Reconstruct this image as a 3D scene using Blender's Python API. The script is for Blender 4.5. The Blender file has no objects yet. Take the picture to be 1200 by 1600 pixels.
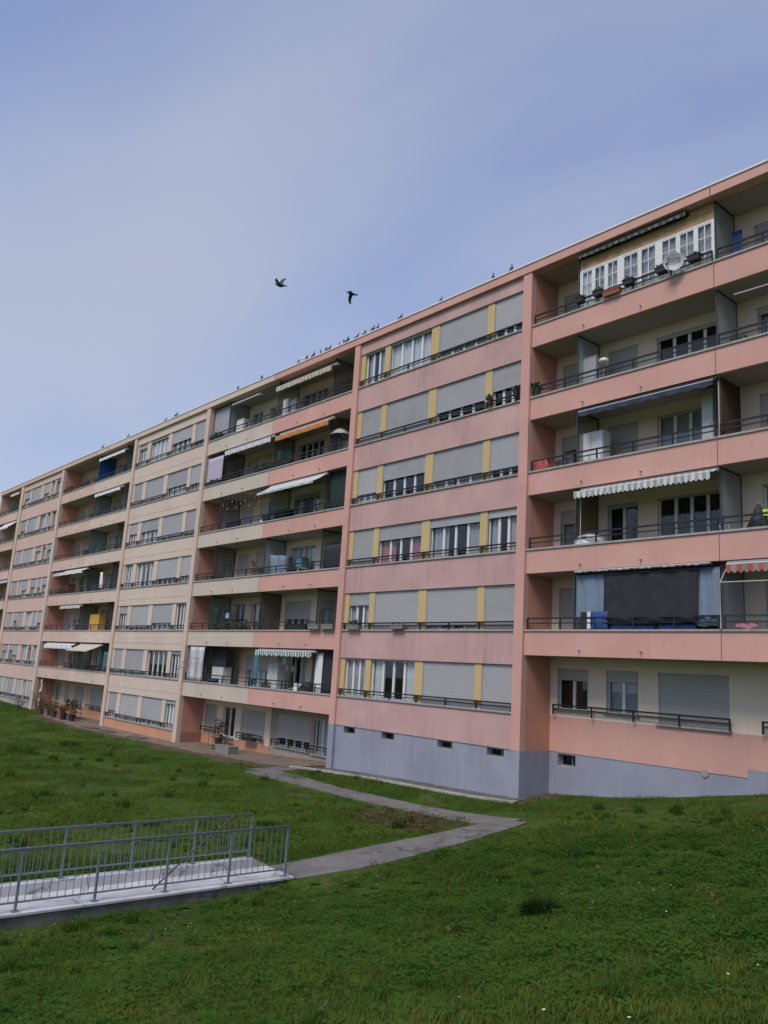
import bpy, bmesh, math, random
import numpy as np
from mathutils import Vector, Matrix

SC = bpy.context.scene
COL = SC.collection
rnd = random.Random(7)
rad = math.radians

# ------------------------------------------------------------------ camera
CAM = Vector((0.0, -21.551, 3.733))
yaw, pitch, roll = rad(50.038), rad(11.291), rad(3.554)
fwd = Vector((-math.sin(yaw)*math.cos(pitch), math.cos(yaw)*math.cos(pitch), math.sin(pitch)))
rgt = Vector((math.cos(yaw), math.sin(yaw), 0)); upv = rgt.cross(fwd)
r2 = rgt*math.cos(roll) + upv*math.sin(roll); u2 = -rgt*math.sin(roll) + upv*math.cos(roll)
cam = bpy.data.cameras.new('camera'); co = bpy.data.objects.new('camera', cam); COL.objects.link(co)
M = Matrix((r2, u2, -fwd)).transposed().to_4x4(); M.translation = CAM; co.matrix_world = M
cam.sensor_fit = 'VERTICAL'; cam.sensor_height = 24.0; cam.lens = 24.0*1266.68/1600.0
cam.clip_start = 0.1; cam.clip_end = 3000
SC.camera = co

# ------------------------------------------------------------------ sky, sun, exposure
SUN_EL, SUN_AZ = rad(52), rad(165)        # azimuth clockwise from +Y
w = bpy.data.worlds.new('World'); SC.world = w; w.use_nodes = True
nt = w.node_tree; nt.nodes.clear()
def N(t, typ, **kw):
    n = t.nodes.new(typ)
    for k, v in kw.items(): setattr(n, k, v)
    return n
sky = N(nt, 'ShaderNodeTexSky', sky_type='NISHITA', sun_disc=False, sun_elevation=SUN_EL, sun_rotation=SUN_AZ,
        altitude=400, air_density=1.0, dust_density=0.8, ozone_density=2.5)
tc = N(nt, 'ShaderNodeTexCoord')
sep = N(nt, 'ShaderNodeSeparateXYZ'); nt.links.new(tc.outputs['Generated'], sep.inputs[0])
addz = N(nt, 'ShaderNodeMath', operation='ADD'); addz.inputs[1].default_value = 0.35; nt.links.new(sep.outputs[2], addz.inputs[0])
mx = N(nt, 'ShaderNodeMath', operation='MAXIMUM'); mx.inputs[1].default_value = 0.12; nt.links.new(addz.outputs[0], mx.inputs[0])
dv = N(nt, 'ShaderNodeVectorMath', operation='DIVIDE'); nt.links.new(tc.outputs['Generated'], dv.inputs[0])
cmb = N(nt, 'ShaderNodeCombineXYZ'); cmb.inputs[2].default_value = 1.0
nt.links.new(mx.outputs[0], cmb.inputs[0]); nt.links.new(mx.outputs[0], cmb.inputs[1]); nt.links.new(cmb.outputs[0], dv.inputs[1])
mp = N(nt, 'ShaderNodeMapping'); mp.inputs['Scale'].default_value = (0.8, 1.0, 0.0); mp.inputs['Rotation'].default_value = (0, 0, rad(140)); mp.inputs['Location'].default_value = (5.91, 0.22, 0)
nt.links.new(dv.outputs[0], mp.inputs[0])
nz = N(nt, 'ShaderNodeTexNoise'); nz.inputs['Scale'].default_value = 0.95; nz.inputs['Detail'].default_value = 4; nz.inputs['Roughness'].default_value = 0.42; nz.inputs['Distortion'].default_value = 0.5
nt.links.new(mp.outputs[0], nz.inputs['Vector'])
mr = N(nt, 'ShaderNodeMapRange'); mr.inputs['From Min'].default_value = 0.28; mr.inputs['From Max'].default_value = 0.68; mr.inputs['To Min'].default_value = 0.10; mr.inputs['To Max'].default_value = 0.85
mr.interpolation_type = 'SMOOTHSTEP'
nt.links.new(nz.outputs['Fac'], mr.inputs['Value'])
mix = N(nt, 'ShaderNodeMix', data_type='RGBA'); 
hz = N(nt, 'ShaderNodeMapRange'); hz.inputs['From Min'].default_value = 0.12; hz.inputs['From Max'].default_value = 0.62; hz.inputs['To Min'].default_value = 0.93; hz.inputs['To Max'].default_value = 0.0; nt.links.new(sep.outputs[2], hz.inputs['Value'])
mxf = N(nt, 'ShaderNodeMath', operation='MAXIMUM'); nt.links.new(mr.outputs[0], mxf.inputs[0]); nt.links.new(hz.outputs[0], mxf.inputs[1]); nt.links.new(mxf.outputs[0], mix.inputs[0]); tint = N(nt, 'ShaderNodeMix', data_type='RGBA', blend_type='MULTIPLY'); tint.inputs[0].default_value = 1; tint.inputs[7].default_value = (0.98, 1.44, 2.05, 1); nt.links.new(sky.outputs[0], tint.inputs[6]); nt.links.new(tint.outputs[2], mix.inputs[6])
mix.inputs[7].default_value = (5.4, 5.75, 7.0, 1)
bg = N(nt, 'ShaderNodeBackground'); bg.inputs['Strength'].default_value = 0.062; nt.links.new(mix.outputs[2], bg.inputs['Color'])
wo = N(nt, 'ShaderNodeOutputWorld'); nt.links.new(bg.outputs[0], wo.inputs[0])

sl = bpy.data.lights.new('sun', 'SUN'); sl.energy = 1.6; sl.angle = rad(25); sl.color = (1.0, 0.93, 0.86)
so = bpy.data.objects.new('sun', sl); COL.objects.link(so)
sd = Vector((math.sin(SUN_AZ)*math.cos(SUN_EL), math.cos(SUN_AZ)*math.cos(SUN_EL), math.sin(SUN_EL)))
so.rotation_euler = (-sd).to_track_quat('-Z', 'Y').to_euler(); so.location = (0, -30, 40)
SC.view_settings.view_transform = 'Standard'; SC.view_settings.look = 'None'; SC.view_settings.exposure = 0.6; SC.view_settings.gamma = 1.0
SC.view_settings.use_curve_mapping = False

# ------------------------------------------------------------------ materials
MATS = {}
def mat_new(name):
    m = bpy.data.materials.new(name); m.use_nodes = True; MATS[name] = m
    t = m.node_tree; b = t.nodes['Principled BSDF']; return m, t, b
def simple(name, col, rough=0.6, metal=0.0, var=0.0, scale=8.0, bump=0.0, spec=None):
    m, t, b = mat_new(name)
    b.inputs['Base Color'].default_value = (*col, 1); b.inputs['Roughness'].default_value = rough; b.inputs['Metallic'].default_value = metal
    if spec is not None: b.inputs['Specular IOR Level'].default_value = spec
    if var or bump:
        g = N(t, 'ShaderNodeNewGeometry'); n = N(t, 'ShaderNodeTexNoise'); n.inputs['Scale'].default_value = scale; n.inputs['Detail'].default_value = 6; n.inputs['Roughness'].default_value = 0.65
        t.links.new(g.outputs['Position'], n.inputs['Vector'])
        if var:
            r = N(t, 'ShaderNodeMapRange'); r.inputs['From Min'].default_value = .3; r.inputs['From Max'].default_value = .7
            r.inputs['To Min'].default_value = 1-var; r.inputs['To Max'].default_value = 1+var; t.links.new(n.outputs['Fac'], r.inputs['Value'])
            v = N(t, 'ShaderNodeVectorMath', operation='SCALE'); v.inputs[0].default_value = col; t.links.new(r.outputs[0], v.inputs['Scale']); t.links.new(v.outputs[0], b.inputs['Base Color'])
        if bump:
            bp = N(t, 'ShaderNodeBump'); bp.inputs['Strength'].default_value = bump; bp.inputs['Distance'].default_value = .01; t.links.new(n.outputs['Fac'], bp.inputs['Height']); t.links.new(bp.outputs[0], b.inputs['Normal'])
    return m
def plaster(name, col, stain=0.12, streak=0.0, dirt=(0.16, 0.13, 0.12)):
    """painted render: soft blotches, vertical rain streaks, fine grain"""
    m, t, b = mat_new(name); b.inputs['Roughness'].default_value = 0.92; b.inputs['Specular IOR Level'].default_value = 0.2
    g = N(t, 'ShaderNodeNewGeometry')
    n1 = N(t, 'ShaderNodeTexNoise'); n1.inputs['Scale'].default_value = 0.55; n1.inputs['Detail'].default_value = 7; n1.inputs['Roughness'].default_value = .62
    t.links.new(g.outputs['Position'], n1.inputs['Vector'])
    r1 = N(t, 'ShaderNodeMapRange'); r1.inputs['From Min'].default_value = .32; r1.inputs['From Max'].default_value = .68; r1.inputs['To Min'].default_value = 1-stain; r1.inputs['To Max'].default_value = 1+stain*.6
    t.links.new(n1.outputs['Fac'], r1.inputs['Value'])
    sc = N(t, 'ShaderNodeVectorMath', operation='SCALE'); sc.inputs[0].default_value = col; t.links.new(r1.outputs[0], sc.inputs['Scale'])
    out = sc.outputs[0]
    if streak:
        mp = N(t, 'ShaderNodeMapping'); mp.inputs['Scale'].default_value = (5.5, 5.5, 0.28); t.links.new(g.outputs['Position'], mp.inputs[0])
        n2 = N(t, 'ShaderNodeTexNoise'); n2.inputs['Scale'].default_value = 1.0; n2.inputs['Detail'].default_value = 5; n2.inputs['Roughness'].default_value = .7; t.links.new(mp.outputs[0], n2.inputs['Vector'])
        mp3 = N(t, 'ShaderNodeMapping'); mp3.inputs['Scale'].default_value = (.5, .5, .42); mp3.inputs['Location'].default_value = (1.3, 0, .2); t.links.new(g.outputs['Position'], mp3.inputs[0])
        n3 = N(t, 'ShaderNodeTexNoise'); n3.inputs['Scale'].default_value = 1.0; n3.inputs['Detail'].default_value = 4; t.links.new(mp3.outputs[0], n3.inputs['Vector'])
        a = N(t, 'ShaderNodeMapRange'); a.inputs['From Min'].default_value = .38; a.inputs['From Max'].default_value = .75; t.links.new(n2.outputs['Fac'], a.inputs['Value'])
        c = N(t, 'ShaderNodeMapRange'); c.inputs['From Min'].default_value = .42; c.inputs['From Max'].default_value = .66; t.links.new(n3.outputs['Fac'], c.inputs['Value'])
        mu = N(t, 'ShaderNodeMath', operation='MULTIPLY'); t.links.new(a.outputs[0], mu.inputs[0]); t.links.new(c.outputs[0], mu.inputs[1])
        m2 = N(t, 'ShaderNodeMath', operation='MULTIPLY'); m2.inputs[1].default_value = streak; m2.use_clamp = True; t.links.new(mu.outputs[0], m2.inputs[0])
        mxn = N(t, 'ShaderNodeMix', data_type='RGBA'); t.links.new(m2.outputs[0], mxn.inputs[0]); t.links.new(out, mxn.inputs[6]); mxn.inputs[7].default_value = (*dirt, 1); out = mxn.outputs[2]
    t.links.new(out, b.inputs['Base Color'])
    n4 = N(t, 'ShaderNodeTexNoise'); n4.inputs['Scale'].default_value = 60; n4.inputs['Detail'].default_value = 3; t.links.new(g.outputs['Position'], n4.inputs['Vector'])
    bp = N(t, 'ShaderNodeBump'); bp.inputs['Strength'].default_value = .25; bp.inputs['Distance'].default_value = .004; t.links.new(n4.outputs['Fac'], bp.inputs['Height']); t.links.new(bp.outputs[0], b.inputs['Normal'])
    return m
def stripes(name, c1, c2, pitch, rough=.85):
    m, t, b = mat_new(name); b.inputs['Roughness'].default_value = rough
    g = N(t, 'ShaderNodeNewGeometry'); s = N(t, 'ShaderNodeSeparateXYZ'); t.links.new(g.outputs['Position'], s.inputs[0])
    d = N(t, 'ShaderNodeMath', operation='DIVIDE'); d.inputs[1].default_value = pitch; t.links.new(s.outputs[0], d.inputs[0])
    f = N(t, 'ShaderNodeMath', operation='FRACT'); t.links.new(d.outputs[0], f.inputs[0])
    gt = N(t, 'ShaderNodeMath', operation='GREATER_THAN'); gt.inputs[1].default_value = .5; t.links.new(f.outputs[0], gt.inputs[0])
    mxn = N(t, 'ShaderNodeMix', data_type='RGBA'); t.links.new(gt.outputs[0], mxn.inputs[0]); mxn.inputs[6].default_value = (*c1, 1); mxn.inputs[7].default_value = (*c2, 1); t.links.new(mxn.outputs[2], b.inputs['Base Color'])
    return m
def glassy(name, tint, refl=1.0, opac=0.0, col=(.3, .35, .35), rough=.02):
    """clear pane: see-through, with a Fresnel reflection; opac adds a milky body"""
    m = bpy.data.materials.new(name); m.use_nodes = True; MATS[name] = m; t = m.node_tree; t.nodes.clear()
    o = N(t, 'ShaderNodeOutputMaterial'); tr = N(t, 'ShaderNodeBsdfTransparent'); tr.inputs[0].default_value = (*tint, 1)
    gl = N(t, 'ShaderNodeBsdfGlossy'); gl.inputs['Roughness'].default_value = rough; gl.inputs[0].default_value = (refl, refl, refl, 1)
    base = tr.outputs[0]
    if opac:
        di = N(t, 'ShaderNodeBsdfDiffuse'); di.inputs[0].default_value = (*col, 1); tl = N(t, 'ShaderNodeBsdfTranslucent'); tl.inputs[0].default_value = (*col, 1)
        ms = N(t, 'ShaderNodeMixShader'); ms.inputs[0].default_value = .4; t.links.new(di.outputs[0], ms.inputs[1]); t.links.new(tl.outputs[0], ms.inputs[2])
        m0 = N(t, 'ShaderNodeMixShader'); m0.inputs[0].default_value = opac; t.links.new(base, m0.inputs[1]); t.links.new(ms.outputs[0], m0.inputs[2]); base = m0.outputs[0]
    fr = N(t, 'ShaderNodeFresnel'); ge = N(t, 'ShaderNodeNewGeometry'); ir = N(t, 'ShaderNodeMapRange'); ir.inputs['To Min'].default_value = 1.45; ir.inputs['To Max'].default_value = 1/1.45
    t.links.new(ge.outputs['Backfacing'], ir.inputs['Value']); t.links.new(ir.outputs[0], fr.inputs[0])
    mm = N(t, 'ShaderNodeMixShader'); t.links.new(fr.outputs[0], mm.inputs[0]); t.links.new(base, mm.inputs[1]); t.links.new(gl.outputs[0], mm.inputs[2]); t.links.new(mm.outputs[0], o.inputs[0])
    return m

plaster('pink', (.64, .36, .302), .10, .22, (.36, .21, .18))
plaster('pink_stained', (.58, .365, .335), .12, .6, (.20, .155, .15))
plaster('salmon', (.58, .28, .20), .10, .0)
plaster('cream', (.60, .505, .42), .09, .25, (.30, .25, .21))
plaster('peach_cream', (.655, .53, .435), .08, .2, (.36, .27, .21))
plaster('peach', (.64, .46, .375), .08, .2, (.36, .25, .2))
plaster('peach_pier', (.64, .485, .40), .08)
plaster('cream_wall', (.80, .655, .52), .08)
plaster('peach_wall', (.68, .48, .34), .08)
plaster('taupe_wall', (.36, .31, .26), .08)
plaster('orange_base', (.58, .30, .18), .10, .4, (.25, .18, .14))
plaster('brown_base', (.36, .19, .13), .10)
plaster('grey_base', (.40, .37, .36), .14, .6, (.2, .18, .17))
plaster('plinth', (.31, .32, .385), .15, .6, (.20, .20, .23))
plaster('yellow', (.58, .43, .21), .06)
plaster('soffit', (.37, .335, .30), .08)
simple('concrete', (.36, .34, .31), .9, var=.22, scale=5, bump=.3)
simple('dark_concrete', (.10, .095, .08), .95, var=.5, scale=7, bump=.6)
simple('white_concrete', (.66, .65, .65), .8, var=.10, scale=3, bump=.15)
simple('flashing', (.72, .72, .74), .45, var=.06, scale=2)
simple('roofing', (.12, .12, .12), .9)
simple('white_pvc', (.74, .73, .71), .45, var=.04, scale=3)
simple('shutter', (.385, .375, .375), .55, var=.05, scale=1.5)
simple('shutter_b', (.355, .345, .345), .55, var=.08, scale=1.5); simple('shutter_c', (.42, .41, .405), .55, var=.07, scale=1.2)
simple('shutter_warm', (.41, .385, .355), .55, var=.05, scale=1.5)
simple('rail', (.018, .019, .022), .5, spec=.4)
simple('partition_frame', (.05, .055, .055), .5)
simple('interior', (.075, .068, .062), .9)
simple('curtain_white', (.70, .69, .68), .9); simple('curtain_grey', (.40, .39, .40), .9); simple('curtain_red', (.40, .16, .18), .9); simple('curtain_blue', (.16, .28, .48), .9)
simple('dish_grey', (.42, .43, .45), .5, var=.05)
simple('white', (.74, .73, .71), .5, var=.05, scale=2); simple('white_dull', (.55, .54, .52), .7, var=.08, scale=2); simple('grey', (.33, .33, .34), .6, var=.06, scale=2)
simple('dark', (.02, .02, .022), .7); simple('black_fabric', (.028, .026, .034), .9, var=.25, scale=3)
simple('navy', (.030, .038, .068), .8, var=.15, scale=2); simple('bluegrey_tarp', (.17, .225, .29), .75, var=.12, scale=2); simple('blue_sheet', (.025, .07, .22), .5, var=.15, scale=4)
simple('blue_panel', (.02, .15, .48), .4, var=.1, scale=1); simple('teal', (.07, .16, .20), .7, var=.1, scale=2); simple('green_cloth', (.012, .035, .026), .85, var=.2, scale=2)
simple('mauve', (.47, .40, .50), .85, var=.05, scale=2); simple('orange', (.52, .20, .055), .85, var=.1, scale=3); simple('yellow_box', (.62, .33, .05), .6, var=.08, scale=2)
simple('red', (.36, .06, .05), .6); simple('lime', (.45, .68, .03), .7); simple('terracotta', (.35, .11, .065), .8, var=.15); simple('wood', (.44, .27, .14), .75, var=.22, scale=4)
simple('stick', (.10, .065, .04), .8); simple('reed', (.075, .042, .026), .95, var=.4, scale=12, bump=.8); simple('metal', (.30, .30, .31), .45, .7)
simple('galv', (.22, .255, .30), .5, .35, var=.12, scale=6); simple('beige_cloth', (.52, .45, .36), .85, var=.06); simple('pinkish', (.5, .2, .24), .8)
simple('pigeon', (.035, .037, .045), .7); simple('pigeon_grey', (.13, .14, .165), .7); simple('leaf_pot', (.035, .075, .025), .7, var=.35, scale=9); simple('dead_leaf', (.10, .065, .035), .9, var=.35, scale=9)
simple('stone_pot', (.24, .23, .21), .9, var=.15); simple('dark_pot', (.03, .032, .035), .7); simple('brown', (.12, .065, .04), .8, var=.2)
stripes('str_grey', (.62, .61, .57), (.34, .34, .33), .22); stripes('str_greywhite', (.66, .67, .66), (.36, .39, .37), .19); stripes('str_green', (.62, .63, .58), (.10, .17, .14), .2)
stripes('str_orange', (.38, .10, .07), (.28, .22, .18), .3); stripes('str_beige', (.58, .52, .40), (.38, .31, .22), .3); stripes('str_white', (.66, .66, .66), (.52, .53, .54), .13); stripes('str_dark', (.30, .29, .26), (.10, .10, .10), .25)
stripes('str_curtain', (.62, .62, .63), (.34, .34, .36), .155)
glassy('pane', (.90, .92, .93)); glassy('frosted', (.55, .6, .6), opac=.75, col=(.52, .56, .55), rough=.12); glassy('smoked', (.72, .75, .73), opac=.24, col=(.26, .28, .26), rough=.06); glassy('green_glass', (.62, .74, .71), opac=.28, col=(.3, .40, .37), rough=.04)
glassy('blue_glass', (.08, .22, .5), opac=.8, col=(.02, .16, .42), rough=.08); glassy('net', (.62, .65, .66), refl=.2, opac=.16, col=(.4, .42, .42), rough=.6); glassy('brown_glass', (.5, .44, .35), opac=.75, col=(.26, .21, .15), rough=.2)

# ------------------------------------------------------------------ mesh helpers
W = {}                      # world position of every object
class MB:
    def __init__(s): s.v = []; s.f = []
    def box(s, x0, x1, y0, y1, z0, z1):
        b = len(s.v); s.v += [(x0,y0,z0),(x1,y0,z0),(x1,y1,z0),(x0,y1,z0),(x0,y0,z1),(x1,y0,z1),(x1,y1,z1),(x0,y1,z1)]
        s.f += [(b,b+3,b+2,b+1),(b+4,b+5,b+6,b+7),(b,b+1,b+5,b+4),(b+1,b+2,b+6,b+5),(b+2,b+3,b+7,b+6),(b+3,b,b+4,b+7)]; return s
    def tube(s, pts, r, n=8, cap=True):
        pts = [Vector(p) for p in pts]; rs = r if isinstance(r, (list, tuple)) else [r]*len(pts); b = len(s.v)
        for i, p in enumerate(pts):
            d = (pts[min(i+1, len(pts)-1)]-pts[max(i-1, 0)]).normalized()
            a = d.cross(Vector((0,0,1))) if abs(d.z) < .95 else d.cross(Vector((1,0,0))); a.normalize(); c = d.cross(a)
            for k in range(n):
                t = 2*math.pi*k/n; s.v.append(tuple(p+(a*math.cos(t)+c*math.sin(t))*rs[i]))
        for i in range(len(pts)-1):
            for k in range(n): s.f.append((b+i*n+k, b+i*n+(k+1)%n, b+(i+1)*n+(k+1)%n, b+(i+1)*n+k))
        if cap: s.f.append(tuple(b+k for k in range(n))[::-1]); s.f.append(tuple(b+(len(pts)-1)*n+k for k in range(n)))
        return s
    def lathe(s, prof, c=(0,0,0), n=14, axis=None):
        """prof: (radius, height) pairs round the z axis (or round axis)"""
        b = len(s.v); c = Vector(c); R = Vector((0,0,1)).rotation_difference(Vector(axis)).to_matrix() if axis else None
        for r, h in prof:
            for k in range(n):
                t = 2*math.pi*k/n; p = Vector((r*math.cos(t), r*math.sin(t), h)); s.v.append(tuple(c+(R@p if R else p)))
        for i in range(len(prof)-1):
            for k in range(n): s.f.append((b+i*n+k, b+i*n+(k+1)%n, b+(i+1)*n+(k+1)%n, b+(i+1)*n+k))
        return s
    def grid(s, fn, nu, nv, thick=None):
        """fn(u,v)->point; thick: offset vector that closes the sheet into a thin solid"""
        b = len(s.v); n1 = nu+1; L = (nu+1)*(nv+1)
        for lay in range(2 if thick else 1):
            for j in range(nv+1):
                for i in range(nu+1):
                    p = Vector(fn(i/nu, j/nv)); s.v.append(tuple(p+Vector(thick)*lay if thick else p))
        for j in range(nv):
            for i in range(nu):
                q = (b+j*n1+i, b+j*n1+i+1, b+(j+1)*n1+i+1, b+(j+1)*n1+i); s.f.append(q)
                if thick: s.f.append(tuple(x+L for x in q)[::-1])
        if thick:
            for i in range(nu):
                s.f.append((b+i+L, b+i+1+L, b+i+1, b+i)); k = b+nv*n1; s.f.append((k+i, k+i+1, k+i+1+L, k+i+L))
            for j in range(nv):
                k = b+j*n1; s.f.append((k, k+n1, k+n1+L, k+L)); k += nu; s.f.append((k+L, k+n1+L, k+n1, k))
        return s
    def leaves(s, c, rx, ry, rz, n, size, r=rnd):
        for _ in range(n):
            while True:
                p = Vector((r.uniform(-1,1), r.uniform(-1,1), r.uniform(-1,1)))
                if p.length < 1: break
            p = Vector(c)+Vector((p.x*rx, p.y*ry, p.z*rz)); a = Vector((r.uniform(-1,1), r.uniform(-1,1), r.uniform(-.6,1))).normalized(); q = a.orthogonal().normalized()
            L = size*r.uniform(.6,1.4); wd = L*.32; m = p+a*L*.5; e = p+a*L; b = len(s.v)
            s.v += [tuple(p), tuple(m+q*wd), tuple(e), tuple(m-q*wd)]; s.f.append((b, b+1, b+2, b+3))
        return s
    def mesh(s, name, mat, smooth=False):
        me = bpy.data.meshes.new(name); me.from_pydata(s.v, [], s.f); me.materials.append(MATS[mat] if isinstance(mat, str) else mat)
        if smooth: me.polygons.foreach_set('use_smooth', [True]*len(me.polygons))
        me.update(); return me
    def build(s, name, mat, parent=None, smooth=False, **kw):
        a = np.array(s.v); o = Vector(((a[:,0].min()+a[:,0].max())/2, (a[:,1].min()+a[:,1].max())/2, a[:,2].min()))
        s.v = [tuple(Vector(p)-o) for p in s.v]
        return put(name, s.mesh(name, mat, smooth), o, parent, **kw)
def put(name, data, loc, parent=None, label=None, cat=None, group=None, kind=None, rot=None):
    o = bpy.data.objects.new(name, data); COL.objects.link(o); loc = Vector(loc); W[o] = loc.copy()
    if parent is not None: o.parent = parent; o.location = loc-W[parent]
    else: o.location = loc
    if rot: o.rotation_euler = rot
    if label: o['label'] = label
    if cat: o['category'] = cat
    if group: o['group'] = group
    if kind: o['kind'] = kind
    return o
def thing(name, label, cat, loc, group=None): return put(name, None, loc, None, label, cat, group)
CACHE = {}
def bx(name, x0, x1, y0, y1, z0, z1, mat, parent, **kw):
    d = (round(x1-x0, 3), round(y1-y0, 3), round(z1-z0, 3)); key = ('box', name, d, mat)
    if key not in CACHE:
        CACHE[key] = MB().box(-d[0]/2, d[0]/2, -d[1]/2, d[1]/2, 0, d[2]).mesh(name, mat)
    return put(name, CACHE[key], ((x0+x1)/2, (y0+y1)/2, z0), parent, **kw)
def cached(key, fn):
    if key not in CACHE: CACHE[key] = fn()
    return CACHE[key]

# ------------------------------------------------------------------ terrain
CP = np.array([(-18,-.5,0.0),(-23,-.5,-.12),(-28,-.5,-.28),(-35,0,-.55),(-42,-.5,-.65),(-52,-.5,-.65),(-66,-.5,-.62),(-75,-.5,-.45),(-90,0,-.4),
(-14.5,1.45,.5),(-10.5,1.45,1.2),(-6,1,1.7),(0,1,2.0),(10,1,2.2),(-14.4,-10.6,-.5),(-14.3,-13,-.66),(-14.3,-17,-.69),(-16.3,-11,-.55),(-16.3,-16,-.65),(-14.6,-22,-.5),(-16.3,-22,-.6),
(0,-21.5,2.15),(-3,-18.7,1.75),(-6,-20,.95),(8,-14,2.5),(0,-10,2.0),(-30,-15,-.7),(-45,-15,-.8),(-70,-15,-.75),(-90,-20,-.7),(-30,-30,-.7),(-60,-35,-.7),(0,-35,2.2),(12,-30,2.6),(-15,-35,-.4)])
P2 = CP[:, :2]; nC = len(CP)
def Ur(r2): return np.where(r2 > 1e-9, r2*np.log(np.maximum(r2, 1e-9))*.5, 0)
_A = np.zeros((nC+3, nC+3)); _A[:nC,:nC] = Ur(((P2[:,None]-P2[None])**2).sum(-1))+np.eye(nC)*2.0
_A[:nC,nC] = 1; _A[:nC,nC+1:] = P2; _A[nC,:nC] = 1; _A[nC+1:,:nC] = P2.T
_w = np.linalg.solve(_A, np.r_[CP[:,2], 0, 0, 0])
def H(x, y):
    x = np.clip(np.asarray(x, float), -90, 12); y = np.clip(np.asarray(y, float), -35, 1.6)
    d = (x[...,None]-P2[:,0])**2+(y[...,None]-P2[:,1])**2
    return Ur(d)@_w[:nC]+_w[nC]+_w[nC+1]*x+_w[nC+2]*y
def Hs(x, y): return float(H(np.array([x]), np.array([y]))[0])
def axis(segs):
    out = [segs[0][0]]
    for a, b, s in segs:
        n = max(1, round((b-a)/s)); out += [a+(b-a)*(i+1)/n for i in range(n)]
    return np.array(out)
ax = axis([(-900,-200,100),(-200,-95,15),(-95,-36,1.0),(-36,-20,.4),(-20,4,.22),(4,14,1.0),(14,60,6),(60,900,105)])
ay = axis([(-900,-100,100),(-100,-36,8),(-36,-22,1.0),(-22,2,.22),(2,14,3),(14,100,12),(100,900,100)])
GX, GY = np.meshgrid(ax, ay)
GZ = H(GX, GY)
near = np.clip(1-np.hypot(GX-CAM.x, GY-CAM.y)/60, 0, 1)
bump = (np.sin(GX*2.1+1.3*np.sin(GY*1.3))*np.sin(GY*1.7+.8*np.sin(GX*1.1))*.022 + np.sin(GX*5.3+GY*3.1)*np.sin(GY*4.7-GX*2.3)*.012)*near
flat = (GY > -1.0) | ((GX > -16.9) & (GX < -13.6) & (GY < -3)) | ((GY > -4.6) & (GX > -30) & (GX < -13.6))
GZ = GZ+np.where(flat, 0, bump)
inside = (GY > 2.2) & (GX > -86) & (GX < -3); GZ = np.where(inside, -1.2, GZ)
# sunk below the ramp deck
GZ = np.where((GX > -16.05) & (GX < -14.6) & (GY < -11.35) & (GY > -34), np.minimum(GZ, -.80), GZ)
nx_, ny_ = len(ax), len(ay)
verts = np.stack([GX.ravel(), GY.ravel(), GZ.ravel()], 1)
idx = np.arange(nx_*ny_).reshape(ny_, nx_)
faces = np.stack([idx[:-1,:-1].ravel(), idx[:-1,1:].ravel(), idx[1:,1:].ravel(), idx[1:,:-1].ravel()], 1)

def lawn_mat(name):
    m, t, b = mat_new(name); b.inputs['Roughness'].default_value = .95; b.inputs['Specular IOR Level'].default_value = .1
    g = N(t, 'ShaderNodeNewGeometry')
    def noise(sc, det=6, ro=.6):
        n = N(t, 'ShaderNodeTexNoise'); n.inputs['Scale'].default_value = sc; n.inputs['Detail'].default_value = det; n.inputs['Roughness'].default_value = ro; t.links.new(g.outputs['Position'], n.inputs['Vector']); return n.outputs['Fac']
    def ramp(fac, stops):
        r = N(t, 'ShaderNodeValToRGB'); e = r.color_ramp.elements
        while len(e) < len(stops): e.new(.5)
        for el, (p, c) in zip(e, stops): el.position = p; el.color = (*c, 1)
        t.links.new(fac, r.inputs[0]); return r.outputs[0]
    c1 = ramp(noise(.35), [(.3, (.030,.074,.008)), (.5, (.050,.102,.011)), (.7, (.085,.125,.018))])
    c2 = ramp(noise(14, 4, .75), [(.3, (.35,.35,.35)), (.7, (1.35,1.35,1.35))])
    mu = N(t, 'ShaderNodeMix', data_type='RGBA', blend_type='MULTIPLY'); mu.inputs[0].default_value = 1; t.links.new(c1, mu.inputs[6]); t.links.new(c2, mu.inputs[7])
    at = N(t, 'ShaderNodeAttribute', attribute_name='dirt'); nd = noise(1.6, 6, .7)
    ad = N(t, 'ShaderNodeMath', operation='ADD'); t.links.new(at.outputs['Fac'], ad.inputs[0]); t.links.new(nd, ad.inputs[1])
    st = N(t, 'ShaderNodeMapRange'); st.inputs['From Min'].default_value = .82; st.inputs['From Max'].default_value = 1.12; t.links.new(ad.outputs[0], st.inputs['Value'])
    dc = ramp(noise(5, 6, .7), [(.3, (.055,.042,.03)), (.7, (.16,.12,.085))])
    mx2 = N(t, 'ShaderNodeMix', data_type='RGBA'); t.links.new(st.outputs[0], mx2.inputs[0]); t.links.new(mu.outputs[2], mx2.inputs[6]); t.links.new(dc, mx2.inputs[7])
    t.links.new(mx2.outputs[2], b.inputs['Base Color'])
    bp = N(t, 'ShaderNodeBump'); bp.inputs['Strength'].default_value = .8; bp.inputs['Distance'].default_value = .04; t.links.new(noise(18, 4, .7), bp.inputs['Height']); t.links.new(bp.outputs[0], b.inputs['Normal'])
    return m
lawn_mat('lawn')
me = bpy.data.meshes.new('lawn'); me.from_pydata(verts.tolist(), [], faces.tolist()); me.materials.append(MATS['lawn']); me.polygons.foreach_set('use_smooth', [True]*len(me.polygons))
lawn = put('lawn', me, (0,0,0), label='green sloping lawn between the viewer and the apartment block', cat='lawn', kind='structure')
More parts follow.
